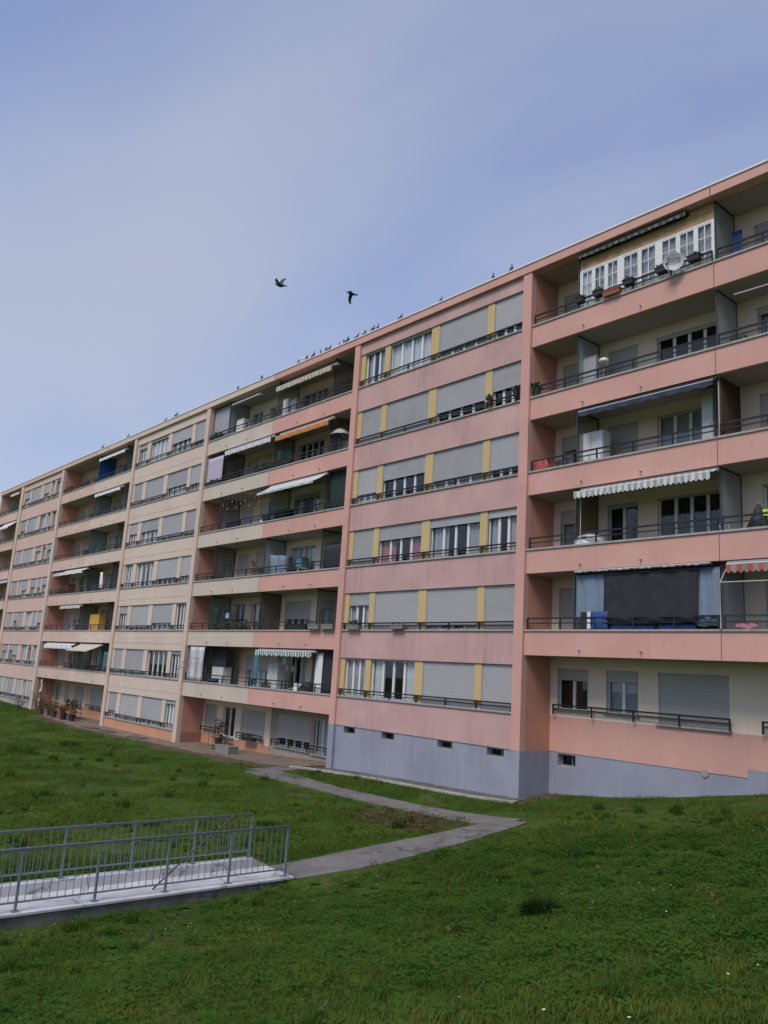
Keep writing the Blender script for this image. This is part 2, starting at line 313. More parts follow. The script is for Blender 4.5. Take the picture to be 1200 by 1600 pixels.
# masks
vx, vy = verts[:,0], verts[:,1]
def band(v, a, b, s): return np.clip((v-a)/s+.5, 0, 1)*np.clip((b-v)/s+.5, 0, 1)
path_m = np.maximum.reduce([band(vx,-29.4,-14.2,.3)*band(vy,-4.15,-3.2,.3), band(vx,-15.9,-14.0,.3)*band(vy,-11.5,-3.3,.3), band(vx,-30.0,-27.6,.4)*band(vy,-3.9,-1.3,.4)])
strip_m = band(vx,-29.5,-17.2,.3)*(vy > -.95)
apron_m = band(vx,-62,-29.5,1.2)*np.clip((vy+2.2+.35*np.sin(vx*.9))/.5, 0, 1)
apron2_m = band(vx,-58,-49,2)*np.clip((vy+2.9+.3*np.sin(vx*1.3))/.7, 0, 1)
ramp_m = band(vx,-16.15,-14.42,.15)*band(vy,-40,-10.9,.15)
weed_m = band(vx,-20.3,-15.75,.9)*band(vy,-6.2,-4.0,.9)*np.clip((vx+22.5+1.0*(vy+4))/2, 0, 1)
dirt = np.clip(np.maximum.reduce([apron_m*.9, apron2_m*.75, weed_m*.55, strip_m*.8, path_m*.3]), 0, 1)
dx, dy = vx-CAM.x, vy-CAM.y; dist = np.hypot(dx, dy)
ang = np.arctan2(-dx, dy)-yaw
view = (np.abs(ang) < rad(38)) & (vy < 1.45) & (dist > 1.2)
block = 1-np.clip(np.maximum.reduce([path_m*1.05, strip_m*1.6, apron_m*1.2, ramp_m*2, apron2_m*.9]), 0, 1)
blockw = block*(1-weed_m*.5)
gd = np.where(dist < 9, 150, np.where(dist < 14, 95, np.where(dist < 22, 48, np.where(dist < 36, 17, np.where(dist < 75, 4.5, 0)))))*view*blockw
worn = np.clip(.62+.55*np.sin(vx*.8+2.1*np.sin(vy*.47+.4))*np.sin(vy*.95+1.6*np.sin(vx*.52))+.18*np.sin(vx*2.7+vy*1.9), .3, 1); gd = gd*worn; dirt = np.maximum(dirt, np.clip((.62-worn)*1.05, 0, .34)*(dist < 60))
gs = (.72+.42*worn)*np.where(dist < 9, 1.0, np.where(dist < 14, 1.05, np.where(dist < 22, 1.3, np.where(dist < 36, 1.7, 2.3))))
patch = .5+.5*np.sin(vx*.55+1.7*np.sin(vy*.31))*np.sin(vy*.6+1.1*np.sin(vx*.37)+1)
cd = np.where(dist < 20, 16, 0)*view*block*np.clip(patch*1.8-.35, 0.1, 1)
rng = np.random.default_rng(3)
td = np.where(dist < 24, .7, np.where(dist < 45, .12, 0))*view*block*np.clip(.35+1.3*(1-patch), 0, 1.3)
dd_ = np.where(dist < 26, .22, 0)*view*block; rd_ = np.where(dist < 22, 7, 0)*view*block*np.clip((1-patch)*1.6-.2, .15, 1)
wd_ = weed_m*17*view*block+apron_m*.0
for nm, arr in (('dirt', dirt), ('grass_density', gd), ('grass_scale', gs), ('clover_density', cd), ('tuft_density', td), ('weed_density', wd_), ('daisy_density', dd_), ('rosette_density', rd_)):
    a = me.attributes.new(nm, 'FLOAT', 'POINT'); a.data.foreach_set('value', arr.astype(np.float32))

def ribbon(name, pts_l, pts_r, mat, dz, nseg=24, wob=.04, **kw):
    """paved strip between two edge polylines, draped on the terrain, with a real thickness at the edges"""
    mb = MB(); rows = []
    def resample(P):
        P = [Vector(p) for p in P]; L = [0]
        for a, b in zip(P, P[1:]): L.append(L[-1]+(b-a).length)
        out = []
        for i in range(nseg+1):
            t = L[-1]*i/nseg
            for k in range(len(P)-1):
                if t <= L[k+1]+1e-9: out.append(P[k].lerp(P[k+1], (t-L[k])/max(L[k+1]-L[k], 1e-9))); break
        return out
    A, B = resample(pts_l), resample(pts_r); nw = 6
    for i in range(nseg+1):
        a = A[i]+Vector((rnd.uniform(-wob,wob), rnd.uniform(-wob,wob))); b = B[i]+Vector((rnd.uniform(-wob,wob), rnd.uniform(-wob,wob)))
        row = []
        for j in range(nw+1):
            p = a.lerp(b, j/nw); row.append((p.x, p.y, Hs(p.x, p.y)+dz))
        rows.append([(row[0][0], row[0][1], row[0][2]-.12)]+row+[(row[-1][0], row[-1][1], row[-1][2]-.12)])
    n = len(rows[0])
    for r in rows: mb.v += r
    for i in range(len(rows)-1):
        for j in range(n-1): mb.f.append((i*n+j, i*n+j+1, (i+1)*n+j+1, (i+1)*n+j))
    return mb.build(name, mat, None, kind='structure', **kw)
def asphalt(name, c0, c1):
    m, t, b = mat_new(name); b.inputs['Roughness'].default_value = .9
    g = N(t, 'ShaderNodeNewGeometry')
    n = N(t, 'ShaderNodeTexNoise'); n.inputs['Scale'].default_value = 1.6; n.inputs['Detail'].default_value = 8; n.inputs['Roughness'].default_value = .7; t.links.new(g.outputs['Position'], n.inputs['Vector'])
    r = N(t, 'ShaderNodeValToRGB'); r.color_ramp.elements[0].position = .32; r.color_ramp.elements[0].color = (*c0, 1); r.color_ramp.elements[1].position = .68; r.color_ramp.elements[1].color = (*c1, 1); t.links.new(n.outputs['Fac'], r.inputs[0])
    v = N(t, 'ShaderNodeTexVoronoi', feature='DISTANCE_TO_EDGE'); v.inputs['Scale'].default_value = .55; 
    n2 = N(t, 'ShaderNodeTexNoise'); n2.inputs['Scale'].default_value = 3; t.links.new(g.outputs['Position'], n2.inputs['Vector'])
    ad = N(t, 'ShaderNodeVectorMath', operation='MULTIPLY_ADD'); ad.inputs[1].default_value = (.5,.5,.5); t.links.new(n2.outputs['Color'], ad.inputs[0]); t.links.new(g.outputs['Position'], ad.inputs[2]); t.links.new(ad.outputs[0], v.inputs['Vector'])
    lt = N(t, 'ShaderNodeMapRange'); lt.inputs['From Min'].default_value = .0; lt.inputs['From Max'].default_value = .018; lt.inputs['To Min'].default_value = .45; t.links.new(v.outputs['Distance'], lt.inputs['Value'])
    s = N(t, 'ShaderNodeVectorMath', operation='SCALE'); t.links.new(r.outputs[0], s.inputs[0]); t.links.new(lt.outputs[0], s.inputs['Scale']); t.links.new(s.outputs[0], b.inputs['Base Color'])
    n3 = N(t, 'ShaderNodeTexNoise'); n3.inputs['Scale'].default_value = 90; t.links.new(g.outputs['Position'], n3.inputs['Vector'])
    bp = N(t, 'ShaderNodeBump'); bp.inputs['Strength'].default_value = .5; bp.inputs['Distance'].default_value = .006; t.links.new(n3.outputs['Fac'], bp.inputs['Height']); t.links.new(bp.outputs[0], b.inputs['Normal'])
asphalt('ramp_paint', (.40,.40,.41), (.62,.61,.62)); asphalt('mossy_concrete', (.08,.078,.06), (.23,.22,.19)); asphalt('asphalt', (.11,.102,.096), (.19,.176,.168)); asphalt('old_paving', (.13,.092,.062), (.25,.185,.135)); asphalt('gravel', (.06,.055,.05), (.17,.155,.14))
ribbon('path', [(-15.8,-11.02),(-15.75,-8.6),(-15.6,-6.4),(-15.5,-3.6)], [(-14.6,-11.02),(-14.15,-9.0),(-14.15,-6.0),(-14.5,-3.75)], 'asphalt', .028, 26, .03, label='grey asphalt path from the ramp end towards the building', cat='path')
ribbon('path', [(-29.3,-3.5),(-26,-3.85),(-22,-4.12),(-18.4,-4.2),(-15.6,-4.5),(-14.95,-4.4)], [(-28.6,-2.3),(-26.0,-2.7),(-23.6,-3.15),(-19.6,-3.22),(-16.2,-3.38),(-15.0,-3.45)], 'asphalt', .034, 44, .03, label='narrow asphalt path running along the blue-grey plinth', cat='path')
ribbon('path', [(-29.9,-3.2),(-29.9,-1.5)], [(-28.5,-2.5),(-28.6,-1.2)], 'asphalt', .022, 8, .03, label='short asphalt path stub beside the plinth corner', cat='path')
ribbon('kerb', [(-29.6,-1.12),(-28,-.98),(-23,-.98),(-17.4,-.92)], [(-29.6,-.92),(-28,-.80),(-23,-.80),(-17.4,-.74)], 'concrete', .06, 40, .004, label='pale concrete kerb along the foot of the blue-grey plinth', cat='kerb')
ribbon('gravel_strip', [(-28.4,-.8),(-23,-.8),(-17.6,-.74)], [(-28.4,.05),(-23,.05),(-17.6,.02)], 'gravel', .02, 30, 0, label='dark gravel strip between kerb and plinth', cat='gravel strip')
ribbon('pavement', [(-62,-.9),(-52,-1.9),(-42,-1.3),(-36,-1.1),(-29.6,-1.2)], [(-62,1.5),(-52,1.5),(-42,1.5),(-36,1.5),(-28.4,1.5)], 'old_paving', .025, 60, .12, label='worn brownish pavement at the foot of the cream section', cat='pavement')
for i, (x, y) in enumerate([(-51.4,-1.25),(-48.9,-1.2),(-44.9,-1.05)]):
    MB().box(x-.8,x+.8,y-.35,y+.35,Hs(x,y)+.03,Hs(x,y)+.075).build('cover_slab', 'dark_concrete', label=['dark flat cover slab nearest the far pier of the cream section','middle of three dark cover slabs on the worn pavement','dark cover slab nearest the salmon return wall'][i], cat='cover slab', group='cover slabs on the pavement')

# ------------------------------------------------------------------ the building
h = 2.75
S1 = thing('apartment_building', 'pink apartment block section with blue-grey plinth and yellow window pillars', 'building', (-19.6, 0, 0))
S2 = thing('apartment_building', 'cream apartment block section in the middle of the long row', 'building', (-47.5, 0, -.6))
S3 = thing('apartment_building', 'far peach apartment block section at the left edge', 'building', (-72, 0, -.6))
ZB = -1.3      # bottom of walls, below ground
ROOF = 18.60
def frame_mesh(wd, ht, n, fw=.055, d=.07):
    def f():
        mb = MB(); mb.box(0, fw, 0, d, 0, ht).box(wd-fw, wd, 0, d, 0, ht).box(fw, wd-fw, 0, d, 0, fw).box(fw, wd-fw, 0, d, ht-fw, ht)
        for i in range(1, n):
            x = fw+(wd-2*fw)*i/n; mb.box(x-.05, x+.05, -.006, d, fw, ht-fw)
        return mb.mesh('window', 'white_pvc')
    return cached(('fr', round(wd,3), round(ht,3), n), f)
def shutter_mesh(wd, ht, mat):
    def f():
        mb = MB(); n = max(1, round(ht/.052)); p = ht/n
        prof = []
        for i in range(n): z = i*p; prof += [(.0045, z), (0, z+.008), (0, z+p-.008), (.0045, z+p-.001)]
        for y, z in prof: mb.v += [(0, y, z), (wd, y, z)]
        for i in range(len(prof)-1): mb.f.append((2*i, 2*i+1, 2*i+3, 2*i+2))
        mb.box(0, wd, -.004, .03, -.035, 0)
        return mb.mesh('shutter', mat)
    return cached(('sh', round(wd,3), round(ht,3), mat), f)
def curtain_mesh(wd, ht, mat, seed):
    def f():
        r = random.Random(seed); ph = r.uniform(0, 6)
        return MB().grid(lambda u, v: (u*wd, .025*math.sin(u*wd*26+ph)+.01*math.sin(u*wd*61), v*ht), max(8, int(wd*24)), 1).mesh('curtain', mat, True)
    return cached(('cu', round(wd,3), round(ht,3), mat, seed), f)
def window(b, x0, x1, z0, z1, y, n, shut=0.0, smat='shutter', cur=None, openleaf=None):
    wd, ht = x1-x0, z1-z0; wo = put('window', frame_mesh(wd, ht, n), (x0, y, z0), b)
    pw = (wd-.11)/n
    for i in range(n):
        a = x0+.055+pw*i; e = .05
        if openleaf == i: continue
        bx('pane', a+(e if i else 0), a+pw-(e if i < n-1 else 0), y+.03, y+.04, z0+.055, z1-.055, 'pane', wo)
    if shut > 0.02:
        sh = min(ht-.04, ht*shut); smat = rnd.choice(('shutter','shutter_b','shutter_c')) if smat == 'shutter' else smat
        for gx in (x0, x1-.035): bx('guide_rail', gx, gx+.035, y-.10, y-.062, z0+.005, z1-.08, 'shutter_b', wo)
        put('shutter', shutter_mesh(wd-.074, sh, smat), (x0+.037, y-.085, z1-sh), wo)
    bx('shutter_box', x0+.005, x1-.005, y-.10, y-.004, z1-.07 if shut < .02 else z1-.025, z1-.003, 'shutter', wo)
    if cur is None:
        q = rnd.random(); cur = 'curtain_white' if q < .58 else 'curtain_grey' if q < .80 else ''
    if cur and shut < .93:
        seed = rnd.randrange(5)
        if rnd.random() < .28 and n > 1:                         # drawn to the sides
            for s in (0, 1):
                cw = wd*rnd.choice((.26, .32)); put('curtain', curtain_mesh(cw, ht-.08, cur, seed), (x0+.04 if s == 0 else x1-.04-cw, y+.10, z0+.04), wo)
        else: put('curtain', curtain_mesh(wd-.1, ht-.08, cur, seed), (x0+.05, y+.10, z0+.04), wo)
    return wo
def wall(name, b, x0, x1, y0, y1, z0, z1, ops, mat):
    """wall with real openings: ops = [(x0,x1,z0,z1)]"""
    mb = MB(); ops = sorted(ops); x = x0
    for a, c, d, e in ops:
        if a > x: mb.box(x, a, y0, y1, z0, z1)
        if d > z0: mb.box(a, c, y0, y1, z0, d)
        if e < z1: mb.box(a, c, y0, y1, e, z1)
        x = c
    if x < x1: mb.box(x, x1, y0, y1, z0, z1)
    return mb.build(name, mat, b)
def railing(b, x0, x1, y, z, top=.40, mid=.21, step=1.4, posts=None, end=True):
    o = bx('railing', x0, x1, y-.028, y+.028, z+top-.05, z+top, 'rail', b)
    bx('rail_bar', x0, x1, y-.016, y+.016, z+mid-.017, z+mid+.017, 'rail', o)
    if posts is None:
        n = max(1, round((x1-x0)/step)); posts = [x0+.02+(x1-x0-.04)*i/n for i in range(n+1)]
    for p in posts: bx('post', p-.024, p+.024, y-.02, y+.02, z, z+top-.05, 'rail', o)
    return o
def pier(b, x0, x1, mat, z0=ZB, y0=-.10, y1=.16, z1=ROOF-.002): return bx('pier', x0, x1, y0, y1, z0, z1, mat, b)

# ---- window bays
def window_bay(b, x0, x1, cols, leaves, rows, fr, wallmat, pillmat, smat, split=None, basemat=None, zbase=None, curs=None):
    edges = [x0]+[e for c in cols for e in c]+[x1]
    pill = [(edges[i], edges[i+1]) for i in range(0, len(edges), 2) if edges[i+1]-edges[i] > .03]
    for k in rows:
        zs, zt = k*h, k*h+1.57
        bx('sill', x0, x1, -.055, .22, zs-.055, zs, 'concrete', b)
        zlow = (k-1)*h+1.57 if k > rows[0] else zbase
        if split and k > rows[0]:
            bx('lintel', x0, x1, .004, .24, zlow, zlow+.36, split, b); bx('spandrel', x0, x1, 0, .24, zlow+.375, zs-.055, wallmat, b)
            bx('groove', x0, x1, .012, .2, zlow+.36, zlow+.375, 'taupe_wall', b)
        else: bx('spandrel', x0, x1, 0, .24, zlow, zs-.055, wallmat if (k > rows[0] or not basemat) else basemat, b)
        for a, c in pill: bx('pillar', a, c, .05, .24, zs, zt, pillmat, b)
        for i, (a, c) in enumerate(cols):
            cu = (curs or {}).get((k, i)); window(b, a, c, zs, zt, .17, leaves[i], fr[k][i], smat, cu)
        ps = []
        for a, c in pill: ps += [(a+c)/2]
        mids = [(cols[i][0]+cols[i][1])/2 for i in range(len(cols)) if cols[i][1]-cols[i][0] > 2]
        railing(b, x0+.03, x1-.02, -.012, zs, .29, .15, posts=[max(x0+.06, min(x1-.06, p)) for p in ps+mids])
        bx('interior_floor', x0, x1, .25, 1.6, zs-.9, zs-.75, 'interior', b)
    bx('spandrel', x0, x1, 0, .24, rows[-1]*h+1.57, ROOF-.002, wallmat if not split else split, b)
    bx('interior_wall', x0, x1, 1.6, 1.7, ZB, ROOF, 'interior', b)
W1C = [(-27.74,-26.37),(-26.02,-23.37),(-22.91,-20.22),(-19.88,-18.43)]
W1F = {6:[0,.03,.78,.74],5:[1,1,.70,.56],4:[.72,.45,.75,.76],3:[1,.36,.2,.16],2:[.32,1,.88,1],1:[0,0,1,1]}
window_bay(S1, -28.02, -18.35, W1C, [3,4,4,3], [1,2,3,4,5,6], W1F, 'pink_stained', 'yellow', 'shutter', zbase=1.53,
           curs={(6,1):'curtain_white',(1,1):'curtain_white',(1,0):'curtain_grey',(3,1):'curtain_red',(3,2):'curtain_grey',(3,3):'curtain_grey',(6,0):'curtain_grey'})
W3C = [(-52.2,-50.95),(-50.42,-47.82),(-47.26,-44.55),(-44.12,-42.88)]
W3F = {6:[.2,.08,.5,.8],5:[1,.93,.6,.7],4:[.45,.45,.85,.9],3:[0,0,.74,.72],2:[.3,.86,.7,0],1:[.9,.92,0,.1],0:[.7,1,.8,.12]}
window_bay(S2, -52.45, -42.57, W3C, [3,4,4,3], [0,1,2,3,4,5,6], W3F, 'peach_cream', 'peach_cream', 'shutter', split='peach_cream', basemat='orange_base', zbase=ZB, curs={(1,2):'', (1,3):''})
W5C = [(-76.86,-75.33),(-74.89,-73.99),(-73.88,-72.42),(-71.6,-70.22),(-69.83,-69.03),(-68.64,-67.49)]
W5F = {6:[.45,.9,.85,.55,0,.1],5:[.6,1,.85,.05,0,0],4:[1,1,.95,.25,.1,.3],3:[.95,1,.55,.45,.5,.4],2:[1,.45,.9,0,.9,.6],1:[.35,.3,.55,0,.1,0],0:[1,1,1,1,0,1]}
window_bay(S3, -77.1, -67.15, W5C, [3,1,3,3,1,2], [0,1,2,3,4,5,6], W5F, 'peach', 'peach_pier', 'shutter', basemat='grey_base', zbase=ZB)
# plinth under the pink window bay with its cellar openings
vents = [(-27.5,-26.75,1.22,1.5),(-25.07,-24.31,1.22,1.5),(-21.92,-21.15,1.22,1.5),(-19.5,-18.73,1.22,1.5)]
wall('plinth', S1, -28.02, -18.35, .03, .33, ZB, 1.53, vents, 'plinth')
def cellar(b, v, y):
    o = MB().box(v[0],v[1],y+.22,y+.25,v[2],v[2]+.05).box(v[0],v[1],y+.22,y+.25,v[3]-.05,v[3]).box(v[0],v[0]+.05,y+.22,y+.25,v[2]+.05,v[3]-.05).box(v[1]-.3,v[1]-.25,y+.22,y+.25,v[2]+.05,v[3]-.05).build('cellar_window', 'stone_pot', b)
    bx('sill', v[0]+.002, v[1]-.002, y+.005, y+.21, v[2]+.001, v[2]+.02, 'concrete', o); bx('pane', v[0], v[1], y+.26, y+.27, v[2], v[3], 'pane', o); bx('cellar_dark', v[0]-.1, v[1]+.1, y+.5, y+.55, v[2]-.1, v[3]+.1, 'dark', o)
for v in vents: cellar(S1, v, .03)

# ---- balcony half bays: u runs from the outer pier to the central joint
def half(b, xo, xi, rows, pmat, bwall, retmat, fr, part_out, part_in, ground=None, spouts=True, wmats=None, endgap=0.0, curs=None):
    s = 1 if xi > xo else -1; L = abs(xi-xo)
    X = lambda u: xo+s*u
    def span(u0, u1): a, c = X(u0), X(u1); return (a, c) if a < c else (c, a)
    bwx = span(0, L-.0)
    for k in range(rows[0], rows[-1]+1):
        zc = k*h; zf = zc-.68; ce = zc+1.9 if k < 6 else ROOF
        x0, x1 = span(.004+endgap, L-.012)
        if k in rows and not (ground is not None and k == ground):
            p = bx('parapet', x0, x1, .0, .13, zc-.85, zc-.06, pmat, b)
            bx('coping', x0, x1, -.045, .175, zc-.06, zc, 'concrete', p)
            if spouts:
                for u in (2.25, 4.45):
                    x = X(u); MB().tube([(x,.02,zc-.66),(x,-.10,zc-.675)], .022, 8).build('drain_spout', 'metal', p)
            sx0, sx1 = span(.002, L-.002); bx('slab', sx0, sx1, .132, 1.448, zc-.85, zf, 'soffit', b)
            r0, r1 = span(.05+endgap, L-.06); railing(b, r0, r1, .07, zc, .40, .21)
        # back wall with its windows
        wf = fr.get(k, (0,0,0)); ops = []
        isg = ground is not None and k == ground
        spec = [((.30,1.55), 2, wf[0]), ((2.25,3.42), 2, wf[1]), ((4.12,6.36), 4, wf[2])]
        lows = [(.18 if isg else .1), (.18 if isg else -.62), (.02 if isg else -.62)]
        for ((ua, ub), n, f), lo in zip(spec, lows):
            a, c = span(ua, ub); ops.append((a, c, zc+lo, zc+1.55))
        top = zc+1.9-.0 if k < 6 else ROOF
        wb = (k-1)*h+1.9 if not isg else 0
        wm = (wmats or {}).get(k, bwall)
        wz0 = zf-.17 if not isg else zc-.05
        wall('back_wall', b, bwx[0]+.002, bwx[1]-.002, 1.45, 1.65, wz0, top, ops, wm)
        for wi, ((a, c, d, e), (_, n, f)) in enumerate(zip(ops, spec)):
            window(b, a, c, d, e, 1.56, n, f, 'shutter_warm', (curs or {}).get((k, wi)))
            if isg: bx('sill', a-.06, c+.06, 1.36, 1.55, d-.06, d, 'concrete', b)
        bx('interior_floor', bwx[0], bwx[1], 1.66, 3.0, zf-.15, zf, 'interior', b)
        # screens between balconies
        if not isg:
            for u, kind in ((1.88, part_out.get(k, 'smoked')), (L, part_in.get(k) if part_in else None)):
                if not kind: continue
                x = X(u); 
                if u == L: x -= s*.03
                zt = (zc+1.9 if k < 6 else ROOF)-.004
                fr_ = MB().box(x-.02,x+.02,.18,.22,zf,zt).box(x-.02,x+.02,1.39,1.43,zf,zt).box(x-.02,x+.02,.22,1.39,zt-.05,zt).box(x-.02,x+.02,.22,1.39,zf,zf+.05).build('partition', 'partition_frame', b)
                bx('panel', x-.006, x+.006, .22, 1.39, zf+.05, zt-.05, kind, fr_)
    if ground is not None: pass
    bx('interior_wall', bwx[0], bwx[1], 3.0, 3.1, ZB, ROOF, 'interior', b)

def bay_return(b, x0, x1, mat, zlow=None, lowmat=None, y0=.16, y1=1.65, ztop=ROOF-.002):
    """deep side wall behind a pier"""
    if zlow is None: bx('return_wall', x0, x1, y0, y1, ZB, ztop, mat, b)
    else: bx('return_wall', x0, x1, y0, y1, zlow, ztop, mat, b); bx('return_base', x0, x1, y0, y1, ZB, zlow, lowmat, b)

# piers
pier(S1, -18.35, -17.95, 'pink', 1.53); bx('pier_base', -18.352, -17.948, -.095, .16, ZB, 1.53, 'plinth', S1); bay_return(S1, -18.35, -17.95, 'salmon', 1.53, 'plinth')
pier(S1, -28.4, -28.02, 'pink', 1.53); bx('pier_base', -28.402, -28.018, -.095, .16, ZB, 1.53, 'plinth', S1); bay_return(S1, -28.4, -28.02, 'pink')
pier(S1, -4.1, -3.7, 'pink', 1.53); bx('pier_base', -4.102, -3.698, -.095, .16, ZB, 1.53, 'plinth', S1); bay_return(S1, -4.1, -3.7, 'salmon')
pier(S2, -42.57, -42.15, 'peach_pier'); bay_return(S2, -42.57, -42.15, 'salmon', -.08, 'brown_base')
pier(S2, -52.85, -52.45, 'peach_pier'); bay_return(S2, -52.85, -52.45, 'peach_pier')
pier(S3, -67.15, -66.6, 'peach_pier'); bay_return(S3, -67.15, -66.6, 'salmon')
pier(S3, -77.75, -77.1, 'peach_pier'); bay_return(S3, -77.75, -77.1, 'interior')

UP = [2,3,4,5,6]; ALL = [1,2,3,4,5,6]
half(S1, -17.95, -11.05, [1]+UP, 'pink', 'cream_wall', 'salmon', {6:(.5,1,0),5:(.85,1,.05),4:(.35,1,0),3:(.32,.06,0),2:(1,.3,.3),1:(.26,.24,1)},
     {6:'smoked',5:'frosted',4:'smoked',3:'brown_glass',2:'smoked'}, {6:'frosted',5:'frosted',4:None,3:'frosted',2:'frosted'}, ground=1, curs={(1,0):'',(1,1):'curtain_grey',(5,2):'',(3,2):'',(3,1):'',(4,2):'curtain_grey'})
half(S1, -4.1, -11.05, [1]+UP, 'pink', 'cream_wall', 'salmon', {6:(.5,.5,.6),5:(0,0,.1),4:(.5,1,1),3:(.3,0,0),2:(1,.3,.3),1:(.3,.3,1)}, {}, None, ground=1)
half(S1, -28.4, -35.2, ALL, 'pink', 'cream_wall', 'pink', {6:(.3,.3,0),5:(.3,.2,0),4:(.3,0,.1),3:(0,0,0),2:(.3,.2,.4),1:(0,.3,0)},
     {6:'smoked',5:'smoked',4:'smoked',3:'smoked',2:'smoked',1:'smoked'}, {6:'smoked',5:'smoked',4:'smoked',3:'frosted',2:'brown_glass',1:None}, wmats={6:'peach_wall',5:'peach_wall'})
half(S2, -42.15, -35.2, ALL, 'cream', 'peach_wall', 'salmon', {6:(.4,0,0),5:(.5,.6,.5),4:(.8,.7,.3),3:(.3,.8,.4),2:(.2,0,0),1:(.4,.35,.35)},
     {6:'frosted',5:'smoked',4:'smoked',3:'smoked',2:'green_glass',1:'smoked'}, None, wmats={6:'cream_wall'})
half(S2, -52.85, -59.72, ALL, 'peach_cream', 'peach_wall', 'peach', {6:(.3,0,0),5:(0,.3,.2),4:(.3,.2,0),3:(0,0,0),2:(.2,.1,0),1:(0,0,0)},
     {6:'green_glass',5:'frosted',4:'smoked',3:'smoked',2:'smoked',1:'green_glass'}, {6:'blue_glass',5:'green_glass',4:'green_glass',3:'smoked',2:'smoked',1:'smoked'})
half(S3, -66.6, -59.72, ALL, 'peach', 'peach_wall', 'salmon', {6:(.3,.2,0),5:(.8,.4,0),4:(.8,.3,.2),3:(0,0,.3),2:(.9,.3,.9),1:(.9,.2,0)}, {k: None for k in ALL}, None)
half(S3, -77.3, -84.2, ALL, 'peach', 'peach_wall', 'salmon', {6:(0,0,0),5:(.2,.1,0),4:(.8,.4,.3),3:(0,.2,0),2:(.3,.3,.3),1:(.3,.3,.3)}, {k: None for k in ALL}, None, endgap=1.0, spouts=False)

# lower walls of the balcony bays
g1 = [(-17.6,-16.88,1.08,1.48)]
wall('back_wall', S1, -17.948, -11.052, 1.452, 1.65, 1.53, 2.70, [], 'pink'); wall('plinth', S1, -17.948, -11.11, 1.47, 1.77, ZB, 1.53, g1, 'plinth'); cellar(S1, g1[0], 1.47)
MB().lathe([(.0,.0),(.10,.0),(.11,.012),(.11,.018),(0,.018)], (-12.36,1.452,1.5), 20, (0,-1,0)).build('access_cap', 'taupe_wall', S1)
wall('back_wall', S1, -11.048, -4.102, 1.452, 1.65, 1.77, 2.70, [], 'pink'); wall('plinth', S1, -11.11, -4.102, 1.44, 1.77, ZB, 1.77, [], 'plinth')
railing(S1, -17.72, -11.5, 1.30, 2.75, .35, .20, step=1.5); railing(S1, -10.6, -4.5, 1.30, 2.75, .35, .20, step=1.5)
# ground floor of bay 2 (below the lowest balcony) and bay 4
def lower_floor(b, x0, x1, mat, base, zb, wins, y=1.45):
    ops = [(a, c, d, 1.52) for a, c, d, n, f in wins]
    wall('back_wall', b, x0, x1, y, y+.2, zb, 1.90, ops, mat); bx('wall_base', x0, x1, y-.012, y+.2, ZB, zb, base, b)
    for a, c, d, n, f in wins:
        window(b, a, c, d, 1.52, y+.1, n, f, 'shutter_warm'); bx('sill', a-.08, c+.08, y-.10, y+.09, d-.06, d, 'concrete', b)
lower_floor(S2, -42.148, -35.21, 'cream_wall', 'orange_base', -.12, [(-41.95,-40.66,.05,2,1),(-39.95,-38.68,-.05,2,0),(-38.05,-35.72,.05,4,1)])
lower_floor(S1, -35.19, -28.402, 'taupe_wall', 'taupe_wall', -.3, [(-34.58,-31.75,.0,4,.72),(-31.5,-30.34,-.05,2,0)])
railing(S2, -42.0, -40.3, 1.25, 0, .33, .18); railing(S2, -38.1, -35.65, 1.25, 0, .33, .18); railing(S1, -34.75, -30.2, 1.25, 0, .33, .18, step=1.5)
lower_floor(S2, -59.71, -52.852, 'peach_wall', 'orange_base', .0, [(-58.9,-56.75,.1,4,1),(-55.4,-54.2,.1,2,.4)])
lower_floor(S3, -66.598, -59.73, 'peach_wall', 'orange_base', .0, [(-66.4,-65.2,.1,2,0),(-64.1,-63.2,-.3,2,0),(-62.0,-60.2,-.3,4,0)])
railing(S2, -59.1, -56.6, 1.25, .02, .33, .18); railing(S3, -62.1, -60.1, 1.25, -.1, .33, .18)
lower_floor(S3, -84.2, -77.76, 'peach_wall', 'orange_base', .0, [])

# ---- roof edge, roof, ends
def roof(b, x0, x1, mat):
    f = bx('fascia', x0+.008, x1-.008, -.14, .30, ROOF, ROOF+.32, mat, b)
    bx('flashing', x0+.004, x1-.004, -.175, .32, ROOF+.322, ROOF+.385, 'flashing', f)
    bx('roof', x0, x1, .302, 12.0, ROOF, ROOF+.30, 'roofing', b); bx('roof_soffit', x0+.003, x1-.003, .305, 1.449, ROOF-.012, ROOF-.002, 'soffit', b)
    bx('rear_wall', x0, x1, 11.7, 12.0, ZB, ROOF-.004, mat, b)
roof(S1, -35.2, -11.06, 'pink'); roof(S1, -11.04, -3.6, 'pink'); roof(S2, -59.72, -35.21, 'peach_cream'); roof(S3, -84.4, -59.73, 'peach')
bx('gable_wall', -4.1, -3.7, 1.652, 11.69, ZB, ROOF-.003, 'pink', S1); bx('gable_wall', -84.6, -84.21, .0, 11.69, ZB, ROOF-.003, 'peach', S3)
bx('joint_strip', -59.74, -59.70, -.15, -.139, ROOF+.02, ROOF+.3, 'metal', S2); bx('downpipe', -57.52, -57.46, -.15, -.139, ROOF+.01, ROOF+.31, 'metal', S2)

